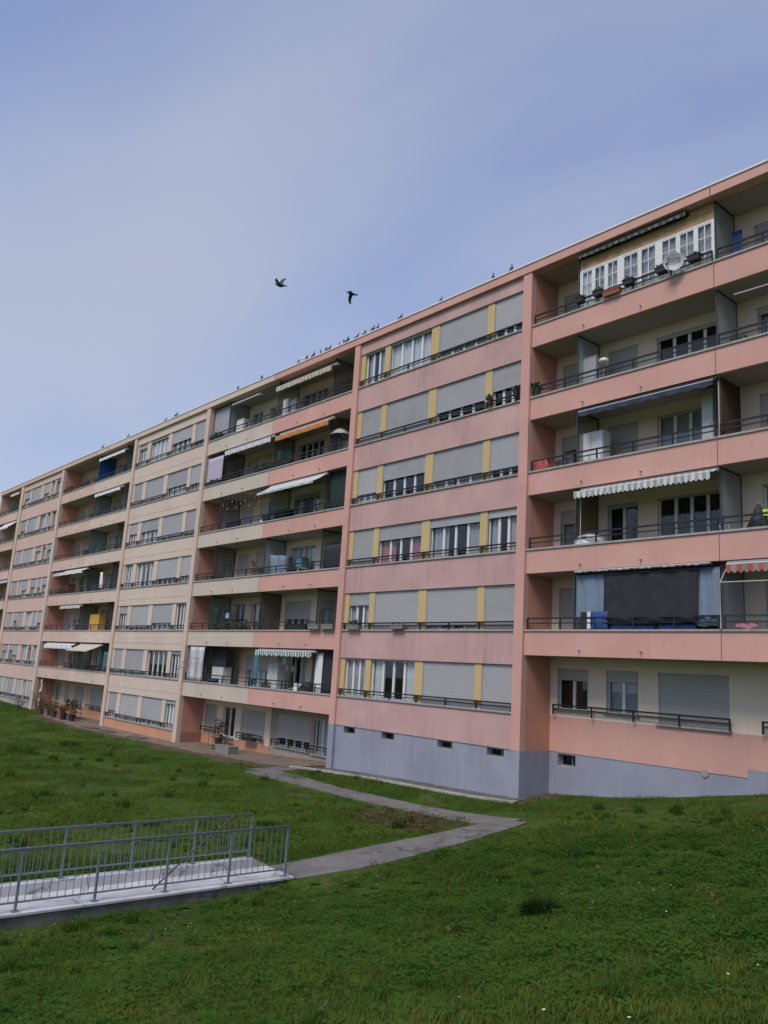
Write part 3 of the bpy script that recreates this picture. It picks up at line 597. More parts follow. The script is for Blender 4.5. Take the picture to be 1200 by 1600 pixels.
# ------------------------------------------------------------------ ramp with its railings
RZ = -.50
ramp = thing('ramp', 'white painted concrete access ramp at the left', 'ramp', (-15.3, -20, RZ)); ramp['kind'] = 'structure'
Y0, Y1 = -36.0, -11.1
MB().box(-15.92, -14.70, Y0, Y1, -1.4, RZ-.03).build('ramp_base', 'mossy_concrete', ramp)
MB().box(-15.95, -14.66, Y0, Y1+.03, RZ-.028, RZ+.01).build('deck', 'ramp_paint', ramp)
MB().box(-15.95, -15.72, Y0, -11.42, RZ+.012, RZ+.19).build('kerb', 'ramp_paint', ramp)
mb = MB(); a0, a1, zt = -15.95, -15.72, RZ+.19
mb.v = [(a0,-11.418,RZ+.012),(a1,-11.418,RZ+.012),(a1,-11.418,zt),(a0,-11.418,zt),(a0,-11.02,RZ+.012),(a1,-11.02,RZ+.012)]
mb.f = [(0,1,2,3),(4,3,2,5),(0,3,4),(1,5,2),(0,4,5,1)]; mb.build('kerb_end', 'concrete', ramp)
def ramp_rail(x, yend, zb, ztop, label):
    R = thing('ramp_railing', label, 'railing', (x, (Y0+yend)/2, zb), 'railings of the access ramp')
    MB().tube([(x,Y0,ztop),(x,yend+.01,ztop)], .024, 10).build('top_rail', 'galv', R, True)
    bx('bottom_rail', x-.015, x+.015, Y0, yend, zb+.13, zb+.155, 'galv', R)
    y = yend; i = 0
    while y > Y0:
        p = bx('post', x-.02, x+.02, y-.02, y+.02, zb+.012, ztop-.02, 'galv', R)
        bx('base_plate', x-.06, x+.06, y-.06, y+.06, zb, zb+.012, 'galv', p)
        for j in range(1, 10):
            yy = y-1.34*j/10
            if yy > Y0+.05: bx('baluster', x-.005, x+.005, yy-.005, yy+.005, zb+.155, ztop-.02, 'galv', R)
        y -= 1.34
ramp_rail(-14.80, -11.22, RZ+.012, RZ+.99, 'grey steel balustrade on the near edge of the white ramp')
ramp_rail(-15.84, -11.47, RZ+.192, RZ+1.08, 'grey steel balustrade on the far raised kerb of the ramp')
mb = MB(); P = []
for i in range(15):
    t = i/14; P.append((-15.0-.66*t+.015*math.sin(t*7), -14.05+1.95*t, RZ+.03+1.06*t+.03*math.sin(t*5)))
P += [(-15.67,-12.03,RZ+1.13),(-15.67,-11.98,RZ+1.12),(-15.66,-11.97,RZ+1.07)]
mb.tube(P, [.017]*12+[.015]*6, 7).build('bent_stick', 'stick', None, True, label='long brown bent stick leaning across the ramp railings', cat='stick')

# ------------------------------------------------------------------ grass, clover, weeds (uncountable)
def leaf_mat(name, c0, c1, trans=.25):
    m, t, b = mat_new(name); b.inputs['Roughness'].default_value = .8; b.inputs['Specular IOR Level'].default_value = .08
    oi = N(t, 'ShaderNodeObjectInfo'); g = N(t, 'ShaderNodeNewGeometry'); n = N(t, 'ShaderNodeTexNoise'); n.inputs['Scale'].default_value = .6; n.inputs['Detail'].default_value = 7; n.inputs['Roughness'].default_value = .62
    t.links.new(g.outputs['Position'], n.inputs['Vector'])
    mr = N(t, 'ShaderNodeMapRange'); mr.inputs['From Min'].default_value = .36; mr.inputs['From Max'].default_value = .64; t.links.new(n.outputs['Fac'], mr.inputs['Value'])
    a = N(t, 'ShaderNodeMath', operation='MULTIPLY_ADD'); a.inputs[1].default_value = .35; t.links.new(oi.outputs['Random'], a.inputs[0])
    hf = N(t, 'ShaderNodeMath', operation='MULTIPLY'); hf.inputs[1].default_value = .65; t.links.new(mr.outputs[0], hf.inputs[0]); t.links.new(hf.outputs[0], a.inputs[2])
    mx = N(t, 'ShaderNodeMix', data_type='RGBA'); t.links.new(a.outputs[0], mx.inputs[0]); mx.inputs[6].default_value = (*c0, 1); mx.inputs[7].default_value = (*c1, 1); t.links.new(mx.outputs[2], b.inputs['Base Color'])
    o = t.nodes['Material Output']; tl = N(t, 'ShaderNodeBsdfTranslucent'); t.links.new(mx.outputs[2], tl.inputs[0]); ms = N(t, 'ShaderNodeMixShader'); ms.inputs[0].default_value = trans
    t.links.new(b.outputs[0], ms.inputs[1]); t.links.new(tl.outputs[0], ms.inputs[2]); t.links.new(ms.outputs[0], o.inputs[0])
leaf_mat('grass_blade', (.038,.086,.012), (.140,.165,.030)); leaf_mat('clover_leaf', (.030,.085,.011), (.068,.130,.019)); leaf_mat('tall_blade', (.014,.045,.006), (.036,.082,.010)); leaf_mat('clump_blade', (.014,.036,.007), (.032,.066,.012)); leaf_mat('weed_leaf', (.16,.085,.045), (.07,.085,.03)); leaf_mat('dry_twig', (.10,.07,.045), (.17,.125,.08))
def blades(n, R, h0, h1, wid, lean, seed, dome=False):
    r = random.Random(seed); mb = MB()
    for _ in range(n):
        q = R*math.sqrt(r.random()); t = r.uniform(0, 6.283); p = Vector((q*math.cos(t), q*math.sin(t), -.01)); hh = r.uniform(h0, h1); d = r.uniform(0, 6.283)
        if dome: hh *= 1-.72*(q/R)**2; d = t+r.uniform(-.9,.9)
        L = Vector((math.cos(d), math.sin(d), 0))*hh*r.uniform(.1, lean)
        sdir = Vector((-math.sin(d), math.cos(d), 0))*wid*r.uniform(.7, 1.3); m = p+L*.35+Vector((0,0,hh*.6)); e = p+L+Vector((0,0,hh)); b = len(mb.v)
        mb.v += [tuple(p-sdir), tuple(p+sdir), tuple(m+sdir*.8), tuple(m-sdir*.8), tuple(e)]; mb.f += [(b,b+1,b+2,b+3),(b+3,b+2,b+4)]
    return mb
def clovers(n, R, seed):
    r = random.Random(seed); mb = MB()
    for _ in range(n):
        q = R*math.sqrt(r.random()); t = r.uniform(0, 6.283); c = Vector((q*math.cos(t), q*math.sin(t), r.uniform(.02, .065))); a0 = r.uniform(0, 6.283); s = r.uniform(.008, .017); tilt = Vector((r.uniform(-.4,.4), r.uniform(-.4,.4), 1)).normalized(); X = tilt.orthogonal().normalized(); Yv = tilt.cross(X)
        for j in range(3):
            a = a0+j*2.094; d = X*math.cos(a)+Yv*math.sin(a); e = X*math.cos(a+1.57)+Yv*math.sin(a+1.57); b = len(mb.v)
            mb.v += [tuple(c), tuple(c+d*s*.7+e*s*.6), tuple(c+d*s*1.25+tilt*.004), tuple(c+d*s*.7-e*s*.6)]; mb.f.append((b,b+1,b+2,b+3))
    return mb
def scatter(name, mb, mat, dens, scale_attr, smin, smax, seed, label, cat):
    me2 = mb.mesh(name, mat); o = put(name, me2, (0,0,0), label=label, cat=cat, kind='stuff')
    ng = bpy.data.node_groups.new(name+'_scatter', 'GeometryNodeTree')
    ng.interface.new_socket('Geometry', in_out='INPUT', socket_type='NodeSocketGeometry'); ng.interface.new_socket('Geometry', in_out='OUTPUT', socket_type='NodeSocketGeometry')
    gi, go = N(ng, 'NodeGroupInput'), N(ng, 'NodeGroupOutput'); oi = N(ng, 'GeometryNodeObjectInfo'); oi.inputs['Object'].default_value = lawn
    dp = N(ng, 'GeometryNodeDistributePointsOnFaces'); na = N(ng, 'GeometryNodeInputNamedAttribute', data_type='FLOAT'); na.inputs['Name'].default_value = dens
    dp.inputs['Seed'].default_value = seed
    ng.links.new(oi.outputs['Geometry'], dp.inputs['Mesh']); ng.links.new(na.outputs[0], dp.inputs['Density'])
    ip = N(ng, 'GeometryNodeInstanceOnPoints'); ng.links.new(dp.outputs['Points'], ip.inputs['Points']); ng.links.new(gi.outputs[0], ip.inputs['Instance'])
    rr = N(ng, 'FunctionNodeRandomValue', data_type='FLOAT_VECTOR'); rr.inputs[0].default_value = (-.12,-.12,0); rr.inputs[1].default_value = (.12,.12,6.283); ng.links.new(rr.outputs[0], ip.inputs['Rotation'])
    rs = N(ng, 'FunctionNodeRandomValue', data_type='FLOAT'); rs.inputs[2].default_value = smin; rs.inputs[3].default_value = smax
    if scale_attr:
        ns = N(ng, 'GeometryNodeInputNamedAttribute', data_type='FLOAT'); ns.inputs['Name'].default_value = scale_attr
        mu = N(ng, 'ShaderNodeMath', operation='MULTIPLY'); ng.links.new(ns.outputs[0], mu.inputs[0]); ng.links.new(rs.outputs[1], mu.inputs[1]); ng.links.new(mu.outputs[0], ip.inputs['Scale'])
    else: ng.links.new(rs.outputs[1], ip.inputs['Scale'])
    ng.links.new(ip.outputs[0], go.inputs[0])
    md = o.modifiers.new('scatter', 'NODES'); md.node_group = ng
    return o
scatter('lawn_grass', blades(60, .15, .016, .062, .0028, 1.3, 1), 'grass_blade', 'grass_density', 'grass_scale', .65, 1.35, 1, 'short green grass covering the sloping lawn', 'grass')
scatter('clover', clovers(70, .16, 2), 'clover_leaf', 'clover_density', None, .8, 1.7, 2, 'patches of clover among the lawn grass', 'clover')
scatter('tall_grass', blades(90, .13, .08, .22, .0032, .9, 3), 'tall_blade', 'tuft_density', 'grass_scale', .3, .9, 3, 'darker taller grass tufts scattered over the lawn', 'grass')
wb_ = blades(30, .15, .02, .08, .005, 1.3, 4); wb_.leaves((0,0,.03), .15, .15, .03, 16, .05, random.Random(5))
scatter('dry_weeds', wb_, 'weed_leaf', 'weed_density', None, .6, 1.3, 4, 'reddish brown dry weeds in the inner corner of the path', 'weeds')
dm = MB()
for i in range(3):
    q = (.3*math.cos(i*2.2), .3*math.sin(i*2.2), .045+.02*i); dm.lathe([(0,.0),(.012,.003),(.013,.005),(.0,.008)], q, 8)
scatter('daisies', dm, 'white', 'daisy_density', None, .6, 1.1, 8, 'tiny white daisies dotted over the near lawn', 'daisies')
lv_ = MB().leaves((0,0,.03), .28, .28, .03, 5, .07, random.Random(12))
scatter('fallen_leaves', lv_, 'dead_leaf', 'daisy_density', None, .7, 1.3, 9, 'scattered brown fallen leaves on the near lawn', 'fallen leaves')
rs_ = MB()
r_ = random.Random(21)
for i in range(16):
    a = i*2.4; L = .05+.006*i; d = Vector((math.cos(a), math.sin(a), .25+.03*(i%3))); e_ = Vector((-math.sin(a), math.cos(a), 0)); b_ = len(rs_.v); m_ = d*L*.6; t_ = d*L+Vector((0,0,-.012)); wv_ = L*.22
    rs_.v += [(0,0,.005), tuple(m_+e_*wv_), tuple(t_), tuple(m_-e_*wv_)]; rs_.f.append((b_,b_+1,b_+2,b_+3))
scatter('broadleaf_weeds', rs_, 'clover_leaf', 'rosette_density', None, .6, 1.5, 10, 'low broadleaf weed rosettes among the grass', 'weeds')
tb = blades(1500, .33, .12, .36, .004, 1.3, 9, True); gz = Hs(-7.63,-11.82)
put('grass_clump', tb.mesh('grass_clump', 'clump_blade'), (-7.63,-11.82,gz), label='large dark clump of tall grass standing alone on the near lawn', cat='grass clump')

# ------------------------------------------------------------------ builders for what people keep on their balconies
def F(k): return k*h-.68
def awning(x0, x1, k, y, proj, drop, val, mat, label, top=1.84, scal=.16, arms=True):
    zt = k*h+top; A = thing('awning', label, 'awning', ((x0+x1)/2, y, zt-drop-val), 'awnings over the balconies')
    bx('cassette', x0-.03, x1+.03, y-.02, y+.12, zt-.11, zt, 'grey' if mat not in ('navy','str_dark') else 'dark', A)
    p0 = Vector((0, y, zt-.05)); p1 = Vector((0, y-proj, zt-drop))
    MB().grid(lambda u, v: (x0+(x1-x0)*u, p0.y+(p1.y-p0.y)*v, p0.z+(p1.z-p0.z)*v-.03*math.sin(v*math.pi)), 24, 5, (0,0,.008)).build('fabric', mat, A)
    MB().tube([(x0,p1.y,p1.z),(x1,p1.y,p1.z)], .025, 8).build('front_bar', 'white_dull', A)
    n = max(4, int((x1-x0)/scal))
    def vf(u, v):
        t = u*n; c = abs(math.sin(t*math.pi)) if scal else 1
        return (x0+(x1-x0)*u, p1.y-.027-.02*v*math.sin(u*37), p1.z-.01-val*v*(.72+.28*c))
    MB().grid(vf, n*6, 2, (0,.006,0)).build('valance', mat, A)
    if arms and proj > .25:
        for x in (x0+.2, x1-.2): MB().tube([(x,y+.03,zt-.1),(x+(.25 if x < (x0+x1)/2 else -.25),(y+p1.y)/2,(zt-.1+p1.z)/2-.02),(x,p1.y,p1.z-.01)], .018, 6).build('arm', 'metal', A)
    return A
def cabinet(x0, x1, y0, y1, z0, ht, mat, label, doors=1, name='cabinet', cat='cabinet'):
    C_ = thing(name, label, cat, ((x0+x1)/2, (y0+y1)/2, z0))
    bx('body', x0, x1, y0+.025, y1, z0, z0+ht, mat, C_); bx('top', x0-.015, x1+.015, y0, y1+.01, z0+ht+.001, z0+ht+.03, mat, C_)
    wd = (x1-x0)/doors
    for i in range(doors):
        d = bx('door', x0+wd*i+.008, x0+wd*(i+1)-.008, y0, y0+.023, z0+.04, z0+ht-.02, mat, C_); bx('handle', x0+wd*(i+1)-.06, x0+wd*(i+1)-.04, y0-.02, y0-.001, z0+ht*.5, z0+ht*.5+.16, 'metal', d)
    return C_
def trough(x0, x1, y, z, mat, label, leaf='leaf_pot', lh=.12, n=90, group='planters on railings and copings', ht=.17, dp=.1):
    T = thing('planter', label, 'planter', ((x0+x1)/2, y, z), group)
    mb = MB(); b = [(x0+.02,y-dp+.02),(x1-.02,y-dp+.02),(x1-.02,y+dp-.02),(x0+.02,y+dp-.02)]; t = [(x0,y-dp),(x1,y-dp),(x1,y+dp),(x0,y+dp)]
    mb.v = [(p[0],p[1],z) for p in b]+[(p[0],p[1],z+ht) for p in t]; mb.f = [(3,2,1,0),(4,5,6,7),(0,1,5,4),(1,2,6,5),(2,3,7,6),(3,0,4,7)]; mb.build('trough', mat, T)
    bx('rim', x0-.012, x1+.012, y-dp-.012, y+dp+.012, z+ht-.03, z+ht+.004, mat, T)
    MB().leaves(((x0+x1)/2, y, z+ht+lh*.5), (x1-x0)*.5, dp*1.1, lh, n, .09).build('foliage', leaf, T)
    return T
def pot(x, y, z, r, ht, mat, label, lh=.3, leaf='leaf_pot', n=120, group=None, spread=1.3):
    T = thing('potted_plant', label, 'potted plant', (x, y, z), group)
    MB().lathe([(0,0),(r*.7,0),(r,ht*.86),(r*1.1,ht*.86),(r*1.1,ht),(r*.92,ht),(r*.9,ht-.03),(0,ht-.03)], (x,y,z), 16).build('pot', mat, T)
    MB().leaves((x,y,z+ht+lh*.5), r*spread, r*spread, lh*.55, n, .11).tube([(x,y,z+ht-.03),(x+.01,y,z+ht+lh*.6)], .012, 5).build('foliage', leaf, T)
    return T
def sheet(name, cat, x0, x1, y, z0, z1, mat, label, amp=.03, waves=6, slant=0.0, group=None, rod=True, th=.006, topamp=.3):
    S = thing(name, label, cat, ((x0+x1)/2, y, z0), group); ph = rnd.uniform(0, 6)
    fn = lambda u, v: (x0+(x1-x0)*u+slant*(1-v), y+amp*(1-(1-topamp)*v)*math.sin(u*waves*6.283+ph)+amp*.4*math.sin(u*waves*13+v*3+ph), z0+(z1-z0)*v+.02*math.sin(u*9+ph)*(1-v))
    MB().grid(fn, max(16, int(waves*8)), 8, (0,th,0)).build('fabric', mat, S, True)
    if rod: MB().tube([(x0-.05,y+.02,z1+.012),(x1+.05,y+.02,z1+.012)], .014, 6).build('rod', 'metal', S)
    return S
def draped(name, cat, x0, x1, z, mat, label, front=.4, back=.3, y=.07):
    D = thing(name, label, cat, ((x0+x1)/2, y, z-front))
    def fn(u, v):
        L = (front+back+.06)*v; wv = .015*math.sin(u*14)+.01*math.sin(u*31+v*5)
        if L < front: return (x0+(x1-x0)*u+.03*math.sin(v*9), y-.035+wv-.02*(1-L/front), z-front+L+.03*math.sin(u*8)*(1-L/front))
        if L < front+.06: return (x0+(x1-x0)*u, y-.035+(L-front)/.06*.07, z+.012)
        return (x0+(x1-x0)*u, y+.035+wv, z-(L-front-.06))
    MB().grid(fn, 18, 20, (0,.0,.005)).build('fabric', mat, D, True); return D
def chair(x, y, z, mat, label, rz=0.0, group='plastic chairs on the balconies'):
    C_ = thing('chair', label, 'chair', (x,y,z), group); s = .21
    MB().grid(lambda u, v: (-s+2*s*u, -s+2*s*v, .42+.02*(2*v-1)**2), 4, 4, (0,0,.025)).mesh
    def pt(mb, nm): o = put(nm, mb.mesh(nm, mat), (x,y,z), C_); o.rotation_euler = (0,0,rz); return o
    pt(MB().grid(lambda u, v: (-s+2*s*u, -s+2*s*v, .42-.015*math.sin(u*3.14)), 6, 4, (0,0,.025)), 'seat')
    pt(MB().grid(lambda u, v: (-s+2*s*u, s+.02+.12*v-.05*math.sin(u*3.14), .47+.42*v), 6, 4, (0,.025,0)), 'backrest')
    for a in (-1, 1):
        for b in (-1, 1): pt(MB().tube([(a*(s-.03),b*(s-.03),.42),(a*(s+.02),b*(s+.03),0)], [.022,.016], 6), 'leg')
        pt(MB().tube([(a*s,-s+.05,.42),(a*(s+.03),-s+.03,.62),(a*(s+.03),s,.66),(a*s,s+.05,.6)], .018, 6), 'armrest')
    return C_
def table(x0, x1, y0, y1, z, ht, mat, label):
    T = thing('table', label, 'table', ((x0+x1)/2,(y0+y1)/2,z)); bx('top', x0, x1, y0, y1, z+ht-.035, z+ht, mat, T)
    for a in (x0+.05, x1-.05):
        for b in (y0+.05, y1-.05): MB().tube([(a,b,z),(a,b,z+ht-.036)], .02, 6).build('leg', mat, T)
    return T

# ---------------- pink bay at the right
# glazed-in top balcony
G = thing('balcony_glazing', 'white multi-pane casement glazing with timber boards closing the top right balcony', 'balcony glazing', (-13.5, .25, 15.9))
gx0, gx1, gy = -16.02, -11.1, .20
zb_, zt_ = 15.95, 18.02
for i in range(4):
    bx('board', gx0, gx1, gy+.012+.004*(i % 2), gy+.045, zt_+.01+i*.138, zt_+.01+i*.138+.132, 'wood', G)
bx('apron_panel', gx0, gx1, gy+.012, gy+.045, zb_, 16.52, 'white', G); bx('head_rail', gx0, gx1, gy-.01, gy+.05, zt_-.06, zt_, 'white', G); bx('sill_rail', gx0, gx1, gy-.012, gy+.05, 16.522, 16.58, 'white', G)
xs = [gx0+.05]; wds = [.47,.47,.47,.62,.60,.58,.56,.54]; gaps = [.06,.06,.18,.06,.18,.06,.06,0]; x = gx0+.06
sc_ = (gx1-gx0-.12)/(sum(wds)+sum(gaps))
for i, (wd, gp) in enumerate(zip(wds, gaps)):
    wd *= sc_; gp *= sc_; z0, z1 = 16.582, zt_-.062
    mb = MB(); fw = .045; mb.box(0,fw,0,.04,0,z1-z0).box(wd-fw,wd,0,.04,0,z1-z0).box(fw,wd-fw,0,.04,0,fw).box(fw,wd-fw,0,.04,z1-z0-fw,z1-z0)
    mb.box(wd/2-.014,wd/2+.014,.004,.036,fw,z1-z0-fw)
    for j in (1, 2): zz = (z1-z0)*j/3; mb.box(fw,wd/2-.014,.006,.034,zz-.012,zz+.012).box(wd/2+.014,wd-fw,.006,.034,zz-.012,zz+.012)
    c = put('casement', mb.mesh('casement','white'), (x, gy, z0), G)
    for a, e in ((fw, wd/2-.014), (wd/2+.014, wd-fw)):
        for j in range(3):
            zz0, zz1 = z0+(z1-z0)*j/3+(.012 if j else fw), z0+(z1-z0)*(j+1)/3-(.012 if j < 2 else fw)
            bx('pane', x+a, x+e, gy+.016, gy+.022, zz0, zz1, 'pane', c)
    put('curtain', curtain_mesh(wd-.06, z1-z0-.04, 'curtain_grey' if i else 'curtain_white', i % 3), (x+.03, gy+.10, z0+.02), c)
    if gp: bx('mullion', x+wd, x+wd+gp, gy-.012, gy+.05, z0, z1, 'white', G)
    x += wd+gp
bx('post', gx0-.001, gx0+.058, gy-.014, gy+.052, 16.583, zt_-.061, 'white', G); bx('post', gx1-.06, gx1, gy-.014, gy+.052, 16.583, zt_-.061, 'white', G)
awning(-15.95, -11.95, 6, .12, .10, .06, .10, 'str_dark', 'dark folded awning above the white glazed top right balcony', top=2.06, arms=False)
for i, (xa, xb) in enumerate([(-16.0,-15.66),(-15.27,-14.92),(-14.1,-13.72),(-12.92,-12.54),(-11.82,-11.42)]):
    trough(xa, xb, -.07, 6*h+.2, 'dark_pot', ['leftmost','second','third','fourth','rightmost'][i]+' small dark planter on the top right railing', lh=.05, n=50)
trough(-14.85, -14.2, -.09, 6*h+.03, 'terracotta', 'long terracotta planter hung on the top right railing', lh=.04, n=50, leaf='dead_leaf')
# satellite dish with its lettering
D = thing('satellite_dish', 'light grey satellite dish lettered ZON on the top right railing', 'satellite dish', (-12.18, -.22, 16.4))
dn = Vector((.36, -.93, -.02)).normalized(); dc = Vector((-12.18, -.30, 16.78)); dsc = .88; prof = [(.0,-.075),(.10,-.07),(.20,-.05),(.29,-.015),(.345,.012),(.352,.012),(.352,.0),(.30,-.03),(.2,-.064),(.1,-.084),(0,-.088)]
MB().lathe([(a*dsc, b*dsc) for a, b in prof], dc, 28, dn).build('reflector', 'dish_grey', D, True)
lowp = dc+Vector((0,0,-1)).cross(dn).cross(dn).normalized()*-.0; lx = Vector((0,0,1)).cross(dn).normalized(); dwn = (Vector((0,0,-1))-dn*dn.dot(Vector((0,0,-1)))).normalized()
MB().tube([dc+dwn*.29-lx*.04, dc+dwn*.34+dn*.16-lx*.12, dc+dwn*.22+dn*.34-lx*.16], .013, 6).build('feed_arm', 'dark', D); MB().tube([dc+dwn*.22+dn*.36-lx*.16, dc+dwn*.19+dn*.29-lx*.14], .03, 8).build('receiver', 'dark', D)
MB().tube([dc-dn*.08, dc-dn*.2, (-12.18,.07,16.75)], .02, 6).build('mount', 'metal', D)
cu = bpy.data.curves.new('lettering', 'FONT'); cu.body = 'ZON'; cu.size = .16; cu.align_x = 'CENTER'; cu.align_y = 'CENTER'; cu.extrude = .002; cu.offset = .004; cu.space_character = 1.15; cu.materials.append(MATS['dark'])
lx = Vector((0,0,1)).cross(dn).normalized(); ly = dn.cross(lx); lm = Matrix((lx, ly, dn)).transposed()
tmp = bpy.data.objects.new('lettering_source', cu); COL.objects.link(tmp); bpy.context.view_layer.update()
lme = bpy.data.meshes.new_from_object(tmp.evaluated_get(bpy.context.evaluated_depsgraph_get())); lme.name = 'lettering'; bpy.data.objects.remove(tmp)
lo = put('lettering', lme, dc-dwn*.07+dn*.012, D); lo.rotation_euler = lm.to_euler()
sheet('hanging_cloth', 'cloth', -10.9, -10.58, .9, 6*h+.1, 6*h+1.25, 'blue_sheet', 'blue cloth hanging beside the frosted screen on the top balcony', .05, 2, rod=False, topamp=.2)
# second row from the top
cabinet(-16.3, -15.55, .5, 1.0, F(5), 1.78, 'grey', 'grey cabinet behind the frosted screen, second balcony row from the top')
L_ = thing('floor_lamp', 'white mushroom floor lamp on the second balcony row from the top', 'lamp', (-15.3,.6,F(5)))
MB().lathe([(.02,0),(.14,0),(.14,.02),(.015,.03),(.015,1.5)], (-15.3,.6,F(5)), 14).build('stand', 'metal', L_); MB().lathe([(.02,1.48),(.16,1.5),(.17,1.56),(.12,1.63),(.03,1.67),(0,1.67)], (-15.3,.6,F(5)), 16).build('shade', 'white', L_, True)
pot(-17.72, .06, 5*h, .13, .24, 'dark_pot', 'dark flower pot on the coping at the pier, second balcony row', lh=.22, n=90)
trough(-10.75, -10.2, .30, 5*h-.12, 'dark_pot', 'low planter inside the railing right of the joint, second balcony row', lh=.14, n=90)
pol = thing('clothes_pole', 'thin pale pole under the ceiling at the right edge, second row', 'pole', (-9.6,.0,5*h+1.4)); MB().tube([(-10.45,.0,5*h+1.45),(-8.6,.0,5*h+1.42)], .02, 6).build('tube', 'white_dull', pol); MB().tube([(-9.0,.0,5*h+1.42),(-9.0,1.44,5*h+1.6)], .014, 6).build('bracket', 'metal', pol)
# third row
awning(-15.8, -11.08, 4, .05, .18, .16, .18, 'navy', 'navy blue awning at the third balcony row from the top', top=1.86, scal=0.5, arms=False)
cabinet(-16.2, -15.3, .55, 1.0, F(4), 1.82, 'white', 'white cabinet on the balcony below the navy awning', 2)
cabinet(-11.86, -11.5, .65, 1.05, F(4), 2.42, 'white_dull', 'tall narrow pale cupboard at the right end of the navy awning balcony', name='cupboard', cat='cupboard')
sc2 = thing('reed_screen', 'dark brown reed screen dividing the third balcony row from the top', 'screen', (-11.0,.8,F(4)))
for i in range(26):
    y = .22+i*.046; MB().tube([(-11.02+rnd.uniform(-.01,.01),y,F(4)),(-11.02+rnd.uniform(-.01,.01),y+rnd.uniform(-.006,.006),4*h+1.88-rnd.uniform(0,.04))], .021, 6).build('reed', 'reed', sc2)
bx('post', -11.07, -11.05, .15, .21, F(4), 4*h+1.89, 'white_dull', sc2)
draped('cloth', 'cloth', -17.7, -17.15, 4*h+.33, 'red', 'red and white cloth over the railing at the pier, third row', .32, .2)
pot(-16.95, .45, F(4), .12, .45, 'terracotta', 'small plant by the left end of the third balcony row', lh=.6, n=80)
# fourth row
awning(-15.75, -11.1, 3, .08, .42, .22, .22, 'str_grey', 'grey and white striped awning with scalloped edge, fourth row', top=1.87)
cv = thing('covered_furniture', 'grey domed furniture cover behind the railing, fourth row', 'cover', (-15.75,.6,F(3)))
MB().lathe([(.56,0),(.57,.5),(.55,.85),(.42,1.0),(.2,1.08),(0,1.1)], (-15.75,.62,F(3)), 20).build('cover', 'white_dull', cv, True)
MB().tube([(-15.72,-.02,3*h+.05),(-15.72,-.02,3*h+1.5)], .012, 6).build('crank_rod', 'white_dull', None, label='thin white crank rod hanging at the striped awning, fourth row', cat='rod')
PA = thing('folded_parasol', 'folded black parasol on the balcony at the right edge, fourth row', 'parasol', (-10.15,.5,F(3)))
MB().lathe([(.40,.55),(.36,.7),(.22,1.0),(.10,1.3),(.03,1.42),(0,1.43)], (-10.15,.5,F(3)), 12).build('canopy', 'dark', PA); MB().tube([(-10.15,.5,F(3)),(-10.15,.5,F(3)+1.5)], .02, 6).build('pole', 'metal', PA); MB().lathe([(0,0),(.22,0),(.22,.06),(.03,.1)], (-10.15,.5,F(3)), 12).build('base', 'dark', PA)
draped('cloth', 'cloth', -10.02, -9.55, 3*h+.55, 'lime', 'bright lime cloth beside the folded black parasol', .2, .3, .45)
MB().tube([(-10.1,.45,3*h+.53),(-9.45,.45,3*h+.53)], .014, 6).tube([(-10.08,.45,F(3)),(-10.08,.45,3*h+.53)], .012, 6).tube([(-9.47,.45,F(3)),(-9.47,.45,3*h+.53)], .012, 6).build('drying_rack', 'metal', None, label='metal drying rack under the lime cloth, fourth row', cat='drying rack')
chair(-10.85, .55, F(3)+.02, 'white', 'white plastic chair behind the railing right of the joint, fourth row', 2.6)
# fifth row: tarpaulins
sheet('tarpaulin', 'tarpaulin', -15.95, -14.86, .12, 2*h+.12, 2*h+1.74, 'bluegrey_tarp', 'grey-blue tarpaulin left of the large black one, fifth row', .03, 2, group='tarpaulins hung on the fifth row balcony')
sheet('tarpaulin', 'tarpaulin', -14.86, -11.72, .06, 2*h+.18, 2*h+1.72, 'black_fabric', 'large black tarpaulin hung across the fifth row balcony', .035, 3, slant=-.04, group='tarpaulins hung on the fifth row balcony')
sheet('tarpaulin', 'tarpaulin', -11.85, -11.12, .14, 2*h+.10, 2*h+1.74, 'bluegrey_tarp', 'grey-blue tarpaulin right of the large black one, fifth row', .03, 2, group='tarpaulins hung on the fifth row balcony')
awning(-15.9, -11.3, 2, .02, .07, .05, .04, 'str_dark', 'rolled dark awning above the black tarpaulin, fifth row', top=1.9, arms=False)
for i, (a, c) in enumerate([(-14.75,-13.2),(-13.1,-11.9)]): sheet('blue_sheet', 'sheet', a, c, .20, 2*h-.3, 2*h+.17, 'blue_sheet', ['longer','shorter'][i]+' strip of blue sheet below the black tarpaulin', .02, 3, rod=False)
bb = thing('cushion', 'blue and white cushion standing behind the fifth row railing', 'cushion', (-15.3,.1,2*h))
MB().grid(lambda u,v: (-15.35+.6*u, .09-.05*math.sin(u*3.14)*math.sin(v*3.14), 2*h+.02+.55*v), 8, 8, (0,.05,0)).build('cover', 'blue_sheet', bb, True); MB().box(-15.48,-15.36,.06,.14,2*h+.03,2*h+.56).build('border', 'white', bb); MB().box(-15.72,-15.485,.05,.15,2*h+.03,2*h+.55).build('dark_side', 'dark', bb)
awning(-10.8, -6.5, 2, .0, .12, .10, .24, 'str_orange', 'orange striped awning edge at the right edge, fifth row', top=1.86, arms=False)
NT = thing('safety_net', 'pale framed safety net at the right edge, fifth row', 'net', (-9.5,-.1,2*h))
MB().tube([(-11.0,-.1,2*h+.0),(-11.0,-.1,2*h+1.28),(-7.0,-.1,2*h+1.26)], .016, 6).build('frame', 'white_dull', NT); MB().tube([(-11.0,-.1,2*h+1.28),(-10.88,.02,2*h+1.66)], .014, 6).build('brace', 'white_dull', NT)
mb = MB()
for i in range(61): x = -10.98+i*.066; mb.box(x-.0015,x+.0015,-.102,-.099,2*h+.02,2*h+1.26)
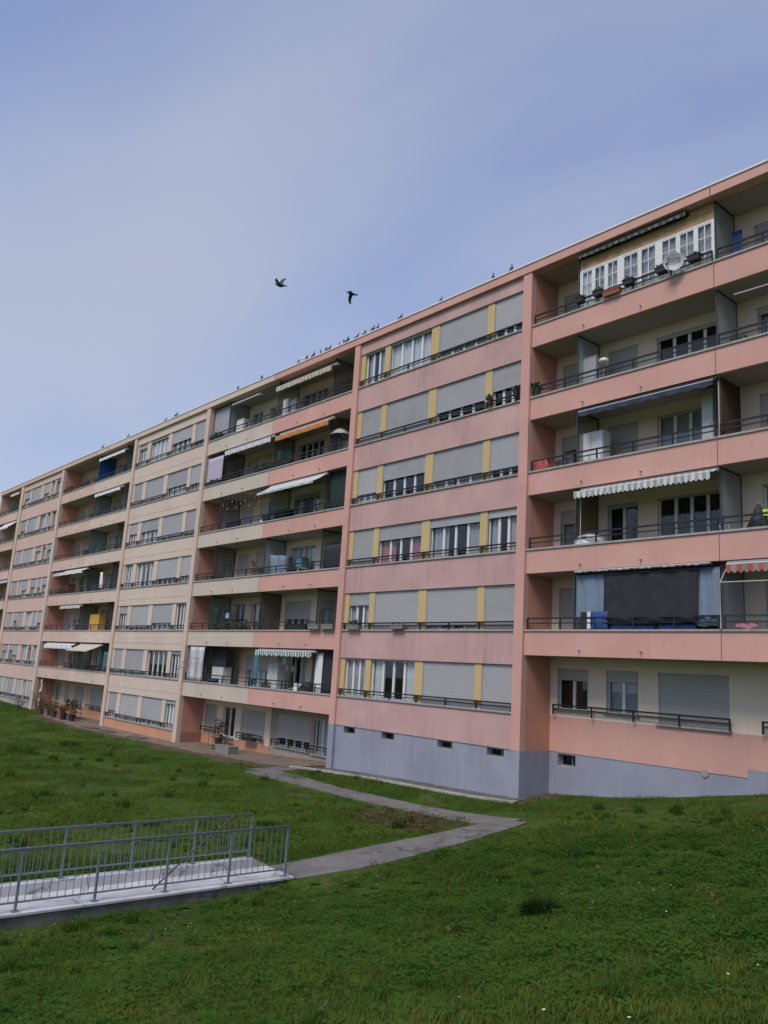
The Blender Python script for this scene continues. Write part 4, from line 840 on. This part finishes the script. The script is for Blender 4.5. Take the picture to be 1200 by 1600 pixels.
for i in range(20): z = 2*h+.03+i*.064; mb.box(-10.98,-7.02,-.1025,-.0985,z-.0015,z+.0015)
mb.build('mesh', 'metal', NT)
draped('towel', 'towel', -10.7, -10.1, 2*h+.16, 'pinkish', 'pinkish towel folded low behind the fifth row railing', .12, .1, .12)

# ---------------- window bay: planters on the railings
pot(-19.8, -.14, 5*h+.10, .10, .22, 'dark_pot', 'dark pot on the window railing by the last yellow pillar, second row', lh=.1, n=50); pot(-18.55, -.14, 5*h+.14, .12, .24, 'dark_pot', 'dark pot on the window railing next to the pink pier, second row', lh=.12, n=50)
trough(-27.5, -26.68, -.13, 2*h+.02, 'stone_pot', 'stone-coloured planter with plants at the left of the pink window bay', lh=.14, n=120); trough(-24.65, -23.92, -.13, 2*h+.02, 'stone_pot', 'nearly empty stone-coloured planter under a closed shutter, fifth row', lh=.05, n=18, leaf='dead_leaf')

# ---------------- bay 2, pink half
awning(-34.75, -29.95, 6, .05, .30, .22, .26, 'str_beige', 'beige striped awning on the top balcony of the pink half bay', top=1.75)
cabinet(-35.1, -34.6, .45, .9, F(6), 1.78, 'white', 'white cabinet just right of the central screen, top row'); cabinet(-34.5, -33.95, .5, .95, F(6), 1.65, 'white_dull', 'pale freezer beside the white cabinet, top row', name='freezer', cat='freezer')
for i, x in enumerate((-33.2,-32.3)): chair(x, .5, F(6)+.14, 'dark', ['left','right'][i]+' dark chair on the top balcony of the pink half bay', .4+i, 'dark balcony chairs')
awning(-34.45, -29.9, 5, .05, .28, .26, .24, 'orange', 'bright orange awning with scalloped edge', top=1.80)
PU = thing('parasol', 'small open white parasol on the orange awning balcony', 'parasol', (-30.0,.55,F(5)))
def para(u, v): a = u*6.2832; r = .62*v; return (-30.0+r*math.cos(a), .55+r*math.sin(a)*.75, 5*h+1.32-.36*v*v+.02*abs(math.sin(a*4))*v)
MB().grid(para, 32, 5, (0,0,-.006)).build('canopy', 'shutter_c', PU); MB().tube([(-30,.55,F(5)),(-30,.55,5*h+1.36)], .016, 6).build('pole', 'metal', PU)
for i in range(8): a = i*.7854; MB().tube([(-30,.55,5*h+1.27),(-30+.6*math.cos(a),.55+.6*math.sin(a)*.75,5*h+.95)], .006, 4).build('rib', 'metal', PU)
MB().lathe([(0,0),(.2,0),(.2,.07),(.03,.1)], (-30,.55,F(5)), 12).build('base', 'dark', PU)
cabinet(-30.35, -29.7, .95, 1.35, F(5), 1.5, 'white_dull', 'pale cabinet below the small white parasol'); sheet('reed_mat', 'mat', -34.9, -33.6, .24, F(5)+.1, 5*h+.95, 'green_cloth', 'dark green mat behind the railing below the orange awning', .03, 3, rod=False)
trough(-35.0, -33.2, -.0, 5*h+.06, 'dark_pot', 'long dark planter with plants below the orange awning', lh=.2, n=160, dp=.08, ht=.12)
awning(-34.95, -30.1, 4, .05, .75, .55, .10, 'str_greywhite', 'extended grey and white striped awning in the pink half bay', top=1.84)
sheet('curtain', 'curtain', -30.1, -28.5, .30, F(4)+.05, 4*h+1.86, 'green_cloth', 'dark green curtain at the right end below the extended striped awning', .05, 7)
cabinet(-34.9, -33.85, .4, .9, F(4), 1.25, 'green_cloth', 'dark green chest at the left below the extended striped awning', 2, 'chest', 'chest')
sheet('bag', 'bag', -32.1, -31.6, .3, 4*h-.2, 4*h+.75, 'navy', 'navy bag hanging below the extended striped awning', .06, 1, rod=False); chair(-33.0, .6, F(4)+.1, 'white', 'white chair beside the dark green chest', 1.0); chair(-31.0, .6, F(4)+.1, 'white_dull', 'pale chair in front of the dark green curtain', 2.0)
cov = thing('covered_stack', 'stack under a translucent grey-blue cover beside the central screen', 'covered stack', (-34.5,.7,F(3))); MB().grid(lambda u,v: (-35.0+1.25*u, .45+.06*math.sin(u*9+v*4), F(3)+1.75*v-.12*u*v), 14, 8, (0,.5,0)).build('cover', 'bluegrey_tarp', cov, True)
table(-33.6, -32.4, .4, 1.0, F(3), .98, 'white', 'white garden table behind the railing, fourth row of the pink half bay'); chair(-32.9, .75, F(3)+.25, 'teal', 'teal chair behind the white garden table', .4)
sheet('screen', 'screen', -30.15, -28.6, .30, F(3)+.05, 3*h+1.1, 'black_fabric', 'black fabric screen at the right end, fourth row of the pink half bay', .02, 4); pot(-35.6, .5, F(3), .16, .8, 'terracotta', 'terracotta pot at the middle joint, fourth row', lh=.35, n=90)
cabinet(-33.2, -32.7, .8, 1.25, F(3), 1.5, 'teal', 'blue-grey locker between door and white table', name='locker', cat='locker')
trough(-30.33, -29.5, -.09, 2*h+.02, 'stone_pot', 'left of two pale stone planters on the coping, fifth row', lh=.05, n=40, leaf='dead_leaf', ht=.2, dp=.13); trough(-29.34, -28.48, -.09, 2*h+.02, 'stone_pot', 'right of two pale stone planters on the coping, fifth row', lh=.05, n=40, leaf='dead_leaf', ht=.2, dp=.13)
cabinet(-33.2, -31.5, .45, .9, F(2), .98, 'dark', 'low dark bench behind the railing left of the stone planters', 2, 'bench', 'bench'); 
awning(-34.65, -29.95, 1, .05, .20, .08, .24, 'str_green', 'green and white striped awning on the lowest pink balcony', top=1.83, scal=.4)
sheet('curtain', 'curtain', -35.15, -34.75, .12, F(1)+.1, 1*h+1.86, 'teal', 'narrow teal curtain at the joint, lowest balcony', .04, 2)
AC = thing('air_conditioner', 'white wall unit below the green striped awning', 'air conditioner', (-34.0,1.2,h+1.1)); bx('case', -34.6, -33.7, 1.02, 1.44, h+1.12, h+1.6, 'white', AC); bx('grille', -34.5, -34.0, 1.005, 1.018, h+1.18, h+1.54, 'grey', AC)
cabinet(-34.45, -33.55, .5, .95, F(1), 1.80, 'white_dull', 'grey-white tall cabinet under the wall unit, lowest pink balcony', 2)
sheet('blind', 'blind', -30.15, -29.62, .26, F(1)+.1, h+1.72, 'white', 'narrow white blind at the right end of the lowest pink balcony', .012, 3); sheet('curtain', 'curtain', -29.6, -28.5, .32, F(1)+.05, h+1.84, 'black_fabric', 'black curtain at the right end of the lowest pink balcony', .04, 5)
bg_ = thing('bag', 'black bag on the lowest pink balcony', 'bag', (-30.95,.45,F(1))); MB().lathe([(.0,0),(.36,0),(.44,.4),(.42,.8),(.25,1.02),(.08,1.1),(0,1.1)], (-30.95,.5,F(1)), 14).build('sack', 'dark', bg_, True)
pot(-34.2, .3, F(1), .2, .55, 'dark_pot', 'dark potted plant in front of the tall cabinet, lowest pink balcony', lh=.45, n=110); chair(-32.0, .5, F(1)+.1, 'white', 'white chair before the door of the lowest pink balcony', .5)

# ---------------- bay 2, cream half
sheet('glass_screen', 'screen', -42.08, -40.3, .22, F(6)+.05, 6*h+1.95, 'grey', 'pale white screen at the left end of the top cream balcony', .002, 1, rod=False); awning(-39.75, -36.8, 6, .05, .06, .04, .05, 'white_dull', 'rolled white awning under the top ceiling, cream half bay', top=1.80, arms=False)
cabinet(-39.95, -39.2, .5, .95, F(6), 1.65, 'white', 'white cabinet on the top balcony of the cream half bay'); chair(-38.3, .5, F(6)+.25, 'dark', 'left dark chair on the top cream balcony', .3, 'dark balcony chairs'); chair(-37.5, .55, F(6)+.25, 'dark', 'right dark chair on the top cream balcony', -.4, 'dark balcony chairs')
trough(-42.0, -40.6, .0, 6*h+.05, 'dark_pot', 'dark planter at the left end of the top cream balcony', lh=.16, n=120, dp=.08, ht=.12)
sheet('blind', 'blind', -41.95, -40.2, .02, 5*h+.15, 5*h+1.62, 'mauve', 'mauve blind closing the left end, second row of the cream half bay', .008, 2); trough(-42.0, -40.2, .0, 5*h+.02, 'dark_pot', 'dark planter below the mauve blind', lh=.1, n=100, dp=.08, ht=.14)
awning(-39.7, -34.98, 5, .05, .22, .16, .26, 'str_white', 'white striped awning edge left of the orange awning', top=1.84, scal=.3)
trough(-36.6, -35.4, .0, 5*h+.06, 'dark_pot', 'dark planter with plants left of the joint, second row', lh=.2, n=120, dp=.08, ht=.12)
NB = thing('string_lights', 'string of small hanging ornaments, third row of the cream half bay', 'ornaments', (-38,.1,4*h+1.2)); MB().tube([(-39.9+4*i/20,.1,4*h+1.78-.06*math.sin(i*.5)) for i in range(21)], .008, 4).build('cord', 'grey', NB)
for i in range(9):
    x = -39.8+i*.47; l = rnd.uniform(.15,.75); MB().tube([(x,.1,4*h+1.76),(x,.1,4*h+1.76-l)], .004, 4).lathe([(0,0),(.035,.035),(.02,.08),(0,.1)], (x,.1,4*h+1.72-l), 6).build('ornament', 'grey', NB)
draped('jacket', 'jacket', -39.75, -39.2, 4*h+.40, 'navy', 'navy jacket hung over the railing, third row of the cream half bay', .5, .3); sheet('net_screen', 'screen', -39.1, -37.75, .14, 4*h-.2, 4*h+.36, 'black_fabric', 'dark netting along the railing right of the navy jacket', .01, 4, rod=False)
chair(-36.6, .5, F(4)+.2, 'white', 'white chair on the third row of the cream half bay', .2); pot(-35.7, .45, F(4), .16, .7, 'dark_pot', 'dark pot with plant left of the joint, third row', lh=.35, n=100)
wl = thing('wall_lamp', 'pale pink lamp on the back wall, fourth row of the cream half bay', 'lamp', (-40.5,1.3,3*h+1.3)); MB().lathe([(.17,0),(.12,.14),(.05,.2),(0,.2)], (-40.35,1.25,3*h+1.25), 14).build('shade', 'pinkish', wl); MB().tube([(-40.35,1.25,3*h+1.4),(-40.35,1.448,3*h+1.5)], .012, 5).build('arm', 'metal', wl)
sc3 = thing('plant_stand', 'narrow red plant stand, fourth row of the cream half bay', 'plant stand', (-37.0,.7,F(3)))
for q in range(3): bx('shelf', -37.15, -36.85, .55, .85, F(3)+.45+q*.45, F(3)+.47+q*.45, 'red', sc3); MB().leaves((-37.0,.7,F(3)+.62+q*.45), .13,.13,.1, 40, .08).build('plant', 'leaf_pot', sc3)
for a in (-37.14,-36.86):
    for b in (.56,.84): MB().tube([(a,b,F(3)),(a,b,F(3)+1.4)], .01, 5).build('leg', 'red', sc3)
cabinet(-41.9, -40.9, .4, .9, F(3), .95, 'brown', 'low brown chest at the left end, fourth row', 2, 'chest', 'chest')
po = thing('poster', 'blue and white framed panel behind the railing, fifth row of the cream half bay', 'panel', (-39.6,.9,2*h+.5)); bx('board', -39.85, -39.25, .9, .92, 2*h+.65, 2*h+1.15, 'blue_sheet', po); bx('print', -39.75, -39.4, .885, .898, 2*h+.72, 2*h+1.0, 'white', po); bx('stand', -39.6, -39.5, .93, .97, F(2), 2*h+.7, 'dark', po)
sheet('cloth', 'cloth', -40.3, -39.95, .45, F(2)+.2, 2*h+1.15, 'green_cloth', 'dark green hanging cloth beside the blue panel', .05, 2); table(-39.9, -37.7, .55, 1.1, F(2), 1.3, 'dark', 'dark table carrying clutter, fifth row of the cream half bay')
for i, (x, m, r) in enumerate([(-39.6,'red',.16),(-39.0,'terracotta',.18),(-38.4,'dark_pot',.15),(-37.3,'terracotta',.2),(-36.6,'terracotta',.17)]):
    pot(x, .38, F(2), r, .72, m, ['red pot furthest left','terracotta pot second from left','dark pot in the middle','large terracotta pot','terracotta pot nearest the joint'][i]+' among the fifth row plants', lh=.4, n=80, group='pots on the fifth row cream balcony')
sheet('curtain', 'curtain', -41.75, -40.05, .02, h+.02, h+1.82, 'str_curtain', 'grey and white striped curtain at the left end, lowest cream balcony', .05, 9)
fa = thing('clothes_airer', 'metal folding airer leaning out at the striped curtain', 'clothes airer', (-41.5,-.4,h+.8)); MB().tube([(-42.05,-.12,h+.7),(-41.9,-.55,h+.55),(-41.6,-.25,h+1.2),(-40.1,-.25,h+1.22),(-40.75,-.1,h+.5)], .018, 6).build('tube', 'metal', fa)
cabinet(-39.95, -38.75, .5, 1.0, F(1), 1.48, 'white_dull', 'white chest right of the striped curtain', 2, 'chest', 'chest'); draped('cloth', 'cloth', -39.6, -38.5, h+.22, 'navy', 'blue cloth lying along the lowest cream railing', .12, .25, .1)
sheet('curtain', 'curtain', -40.1, -38.6, .55, F(1)+1.5, h+1.85, 'black_fabric', 'black backdrop cloth above the white chest', .03, 3)
# ground in front of the cream half
zg = Hs(-36.4,-.2)
trough(-37.0, -35.7, -.25, zg+.03, 'stone_pot', 'large grey concrete planter on the pavement', lh=.12, n=70, leaf='dead_leaf', ht=.38, dp=.28, group='planters on the pavement'); trough(-37.6, -37.15, .15, zg, 'dark_pot', 'small dark planter beside the large concrete one', lh=.1, n=50, leaf='dead_leaf', ht=.36, dp=.2, group='planters on the pavement')
rk = thing('metal_rack', 'narrow rusty metal rack standing on the pavement by the wall', 'rack', (-38.7,.3,zg))
for x in (-38.95,-38.5):
    for y in (.15,.5): MB().tube([(x,y,zg),(x,y,zg+1.55)], .014, 5).build('upright', 'brown', rk)
for q in range(4): bx('shelf', -38.95, -38.5, .15, .5, zg+.15+q*.42, zg+.165+q*.42, 'brown', rk)
trough(-37.3, -36.2, 1.16, .0, 'dark_pot', 'dark window planter on the lowest cream floor railing', lh=.12, n=100); pot(-39.4, 1.0, zg, .2, .45, 'dark_pot', 'potted shrub before the ground floor door, cream half', lh=.9, n=200, leaf='dead_leaf')

# ---------------- bay 4
awning(-59.15, -54.45, 6, .05, .12, .10, .20, 'white', 'white awning on the top balcony above the blue glass screen', top=1.80, arms=False, scal=.5); awning(-58.9, -54.25, 5, .05, .2, .12, .22, 'white', 'white awning second from the top, right half of the fourth bay', top=1.80, arms=False, scal=.5)
awning(-65.7, -63.7, 3, .05, .15, .1, .2, 'white_dull', 'short pale awning at the left, fourth row of the peach half bay', top=1.72, arms=False, scal=.5); awning(-63.5, -58.9, 3, .02, .35, .22, .2, 'white', 'long white awning crossing the joint, fourth row', top=1.78, scal=.5)
awning(-63.3, -59.15, 2, .05, .12, .08, .18, 'white_dull', 'pale beige awning, fifth row of the peach half bay', top=1.84, arms=False, scal=.5); awning(-65.3, -59.4, 1, .02, .2, .14, .3, 'white', 'long white awning on the lowest peach balcony', top=1.80, arms=False, scal=.5); awning(-58.4, -54.5, 1, .05, .95, .5, .05, 'beige_cloth', 'extended beige awning over red chairs on the lowest balcony', top=1.80)
sheet('hanging_dress', 'dress', -57.1, -56.6, .3, 3*h+.2, 3*h+1.35, 'white', 'white dress hanging on the fourth row of the fourth bay', .06, 2, rod=False, slant=.1); sheet('blind', 'blind', -60.4, -60.1, .5, F(3)+.1, 3*h+1.2, 'white', 'narrow white board left of the hanging white dress', .004, 1, rod=False)
cabinet(-65.9, -64.9, .9, 1.35, F(3), 1.6, 'terracotta', 'rust-coloured cabinet at the left, fourth row of the fourth bay', 2); cabinet(-58.6, -56.9, .55, 1.05, F(2), 1.82, 'yellow_box', 'yellow-orange cabinet on the fifth row of the fourth bay', 2)
chair(-61.3, .5, F(1)+.35, 'red', 'red chair left of the joint on the lowest balcony of the fourth bay', .3); chair(-56.2, .5, F(1)+.3, 'red', 'red chair under the extended beige awning', -.3); sheet('curtain', 'curtain', -54.6, -53.3, .3, F(1)+.1, h+1.3, 'teal', 'teal sheet at the right end of the lowest balcony of the fourth bay', .02, 3)
trough(-64.5, -62.8, .0, 3*h+.04, 'dark_pot', 'dark planter row on the fourth row railing, peach half', lh=.16, n=120, dp=.08, ht=.12); trough(-57.6, -55.0, .25, h-.1, 'dark_pot', 'dark planter behind the lowest railing under the beige awning', lh=.2, n=160, dp=.1, ht=.2); bagb = thing('bag', 'dark sack at the right end of the lowest balcony of the fourth bay', 'bag', (-53.9,.5,F(1))); MB().lathe([(0,0),(.4,0),(.45,.6),(.3,1.0),(0,1.1)], (-53.9,.55,F(1)), 12).build('sack', 'dark', bagb, True)
trough(-65.9, -64.2, -.02, 6*h+.03, 'brown', 'brown planter at the left end of the top peach balcony', lh=.2, n=130, dp=.08, ht=.14, leaf='dead_leaf'); pot(-62.4, .4, F(6), .2, .7, 'dark_pot', 'bushy potted plant on the top peach balcony', lh=.6, n=160)
# ground clutter: bare shrub, pale climber wrapped on a pole, pots, table
zq = Hs(-62,-.7)
def twigs(x, y, z, ht, n, spread, label, mat='dry_twig'):
    T = thing('bare_shrub', label, 'shrub', (x,y,z)); mb = MB(); r = random.Random(int(x*100)); lv = MB()
    for _ in range(n):
        a = r.uniform(0,6.28); s = spread*r.uniform(.2,1); hh = ht*r.uniform(.5,1); p = Vector((x,y,z)); pts = [p]
        for q in range(1,4): pts.append(Vector((x+s*math.cos(a)*q/3+r.uniform(-.05,.05), y+s*math.sin(a)*q/3+r.uniform(-.05,.05), z+hh*(q/3)**.8)))
        mb.tube(pts, [.014,.01,.006,.003], 4); lv.leaves(pts[-1], .12,.12,.12, 7, .07, r); lv.leaves(pts[2], .15,.15,.12, 5, .07, r)
    mb.build('stems', mat, T); lv.build('foliage', 'dead_leaf', T); return T
twigs(-63.2, -.6, zq, 1.5, 34, .75, 'tall bare brown shrub at the foot of the peach balcony bay'); twigs(-60.9, -.5, zq, 1.05, 26, .7, 'lower bare shrub beside the taller one at the far wall'); twigs(-66.0, -1.2, zq, .9, 20, .6, 'thin dry shrub at the far pier')
cl = thing('wrapped_pole', 'pale twisted cloth tied to a pole under the far balcony', 'pole', (-65.0,-.05,zq)); MB().tube([(-65.0+.08*math.sin(i*.9), -.05+.06*math.cos(i*1.1), zq+.2+i*.155) for i in range(15)], [.09+.035*math.sin(i*1.7) for i in range(15)], 8).build('cloth', 'white_dull', cl, True); MB().tube([(-65.0,-.05,zq),(-65.0,-.05,1.9)], .03, 6).build('pole', 'metal', cl)
for i, (x, m) in enumerate([(-62.0,'brown'),(-61.2,'stone_pot'),(-59.4,'brown'),(-58.2,'terracotta'),(-57.4,'dark_pot'),(-56.2,'dark_pot')]):
    pot(x, -.85+.15*(i%2), Hs(x,-.8)+.02, .24, .45, m, ['brown pot furthest left','pale stone pot','brown pot in the middle','terracotta pot','dark pot second from the right','dark pot furthest right'][i]+' on the ground below the far balconies', lh=.45, n=110, leaf='dead_leaf', group='pots on the ground below the far balconies')
table(-59.6, -57.3, -.4, .4, Hs(-58.5,0)+.02, .75, 'brown', 'brown table covered with pots below the far balconies')
for i, x in enumerate((-59.2,-58.4,-57.7)): pot(x, .0, Hs(-58.5,0)+.772, .15, .2, 'brown', ['left','middle','right'][i]+' plant pot standing on the brown table', lh=.3, n=70, leaf='dead_leaf' if i else 'leaf_pot', group='pots on the brown table')

# ---------------- far left bay
awning(-81.0, -78.4, 6, .05, .12, .1, .18, 'white', 'white awning on the top balcony at the left edge', top=1.85, arms=False, scal=.5); awning(-82.2, -77.9, 5, .05, .8, .75, .12, 'str_white', 'steep white awning second from the top at the left edge', top=1.80, scal=.5); awning(-83.5, -77.6, 3, .05, .2, .15, .15, 'white_dull', 'pale awning fourth from the top at the left edge', top=1.80, scal=.5)
pot(-80.6, .5, F(6), .3, .5, 'brown', 'tall yellowish plant on the top balcony at the left edge', lh=1.3, n=260, spread=2.2); trough(-79.6, -78.5, .3, 6*h-.2, 'dark_pot', 'dark planter on the top balcony at the left edge', lh=.3, n=120)

# ------------------------------------------------------------------ roof vent and pigeons
VT = thing('roof_vent', 'small pale cylindrical vent on the roof edge among pigeons', 'roof vent', (-33.0,.1,ROOF+.38)); MB().lathe([(.11,0),(.11,.22),(.16,.22),(.16,.30),(0,.32)], (-33.0,.1,ROOF+.386), 16).build('pipe', 'flashing', VT)
def pigeon_mesh(name, fly=0):
    mb = MB(); n = 10
    if not fly: sp = [(-.17,.085,.004,.022),(-.13,.095,.012,.03),(-.08,.115,.035,.042),(-.02,.135,.055,.06),(.04,.155,.058,.062),(.08,.185,.042,.046),(.095,.225,.027,.028),(.11,.255,.026,.026),(.135,.255,.017,.017),(.148,.25,.006,.006),(.168,.245,.002,.002)]
    else: sp = [(-.22,0,.004,.055),(-.17,0,.01,.045),(-.10,.0,.035,.04),(-.02,0,.055,.058),(.06,.01,.055,.055),(.11,.02,.035,.035),(.145,.03,.027,.027),(.175,.03,.017,.017),(.188,.027,.006,.006),(.205,.024,.002,.002)]
    for i, (x, z, rz_, ry) in enumerate(sp):
        for k in range(n): a = 6.2832*k/n; mb.v.append((x, ry*math.cos(a), z+rz_*math.sin(a)))
    for i in range(len(sp)-1):
        for k in range(n): mb.f.append((i*n+k, i*n+(k+1)%n, (i+1)*n+(k+1)%n, (i+1)*n+k))
    mb.f += [tuple(range(n))[::-1], tuple(len(mb.v)-n+k for k in range(n))]
    if not fly:
        for s in (-1,1):
            mb.tube([(.0,s*.025,.10),(.005,s*.025,.0)], .005, 5); mb.tube([(-.015,s*.025,.004),(.03,s*.025,.004)], .004, 4)
            mb.grid(lambda u, v, s=s: (.06-.21*u, s*(.058-.02*u*u)+s*.004, .175-.05*u-.06*v*(1-u*.6)), 6, 3, (0,s*.01,0))
    else:
        for s, elev in ((-1, fly[0]), (1, fly[1])):
            def wf(u, v, s=s, elev=elev):
                span = .34*u; bend = elev*(1-.25*u); ch = .13*(1-.55*u*u); x = .06+.05*math.sin(u*3.14)-.05*u-ch*v
                return (x, s*(.035+span*math.cos(bend)), .02+span*math.sin(bend)-.01*v)
            mb.grid(wf, 8, 3, (0,0,-.008))
    return mb.mesh(name, 'pigeon', True)
pm = pigeon_mesh('pigeon'); ordn = ['first','second','third','fourth','fifth','sixth','seventh','eighth','ninth','tenth','eleventh','twelfth','thirteenth','fourteenth','fifteenth','sixteenth','seventeenth','eighteenth','nineteenth','twentieth','twenty-first','twenty-second','twenty-third','twenty-fourth','twenty-fifth']
bxs = [-18.98,-19.88,-22.88,-25.36,-26.9,-27.16,-27.5,-27.9,-28.42,-29.08,-29.54,-29.93,-30.56,-30.97,-31.4,-31.78,-32.56,-33.4,-36.78,-39.34,-46.8,-47.37,-48.48,-54.26,-58.78]
for i, x in enumerate(bxs):
    p = put('pigeon', pm, (x, -.02+.1*rnd.random(), ROOF+.386), None, 'dark pigeon on the roof edge, %s from the right' % ordn[i], 'pigeon', 'pigeons perched along the roof edge'); p.rotation_euler = (0, rnd.uniform(-.85,-.4), rnd.uniform(0,6.28)); p.scale = (1.1,)*3
p = put('flying_pigeon', pigeon_mesh('flying_pigeon', (1.15, .35)), (-24.12,-7.01,17.58), None, 'left of two flying pigeons, wings raised against the sky', 'pigeon', 'pigeons in flight'); p.rotation_euler = (rad(-12), rad(-8), rad(215)); p.scale = (1.25,)*3
p = put('flying_pigeon', pigeon_mesh('flying_pigeon', (-1.1, -.5)), (-23.94,-3.86,18.35), None, 'right of two flying pigeons, wings beating downwards', 'pigeon', 'pigeons in flight'); p.rotation_euler = (rad(6), rad(-10), rad(230)); p.scale = (1.15,)*3
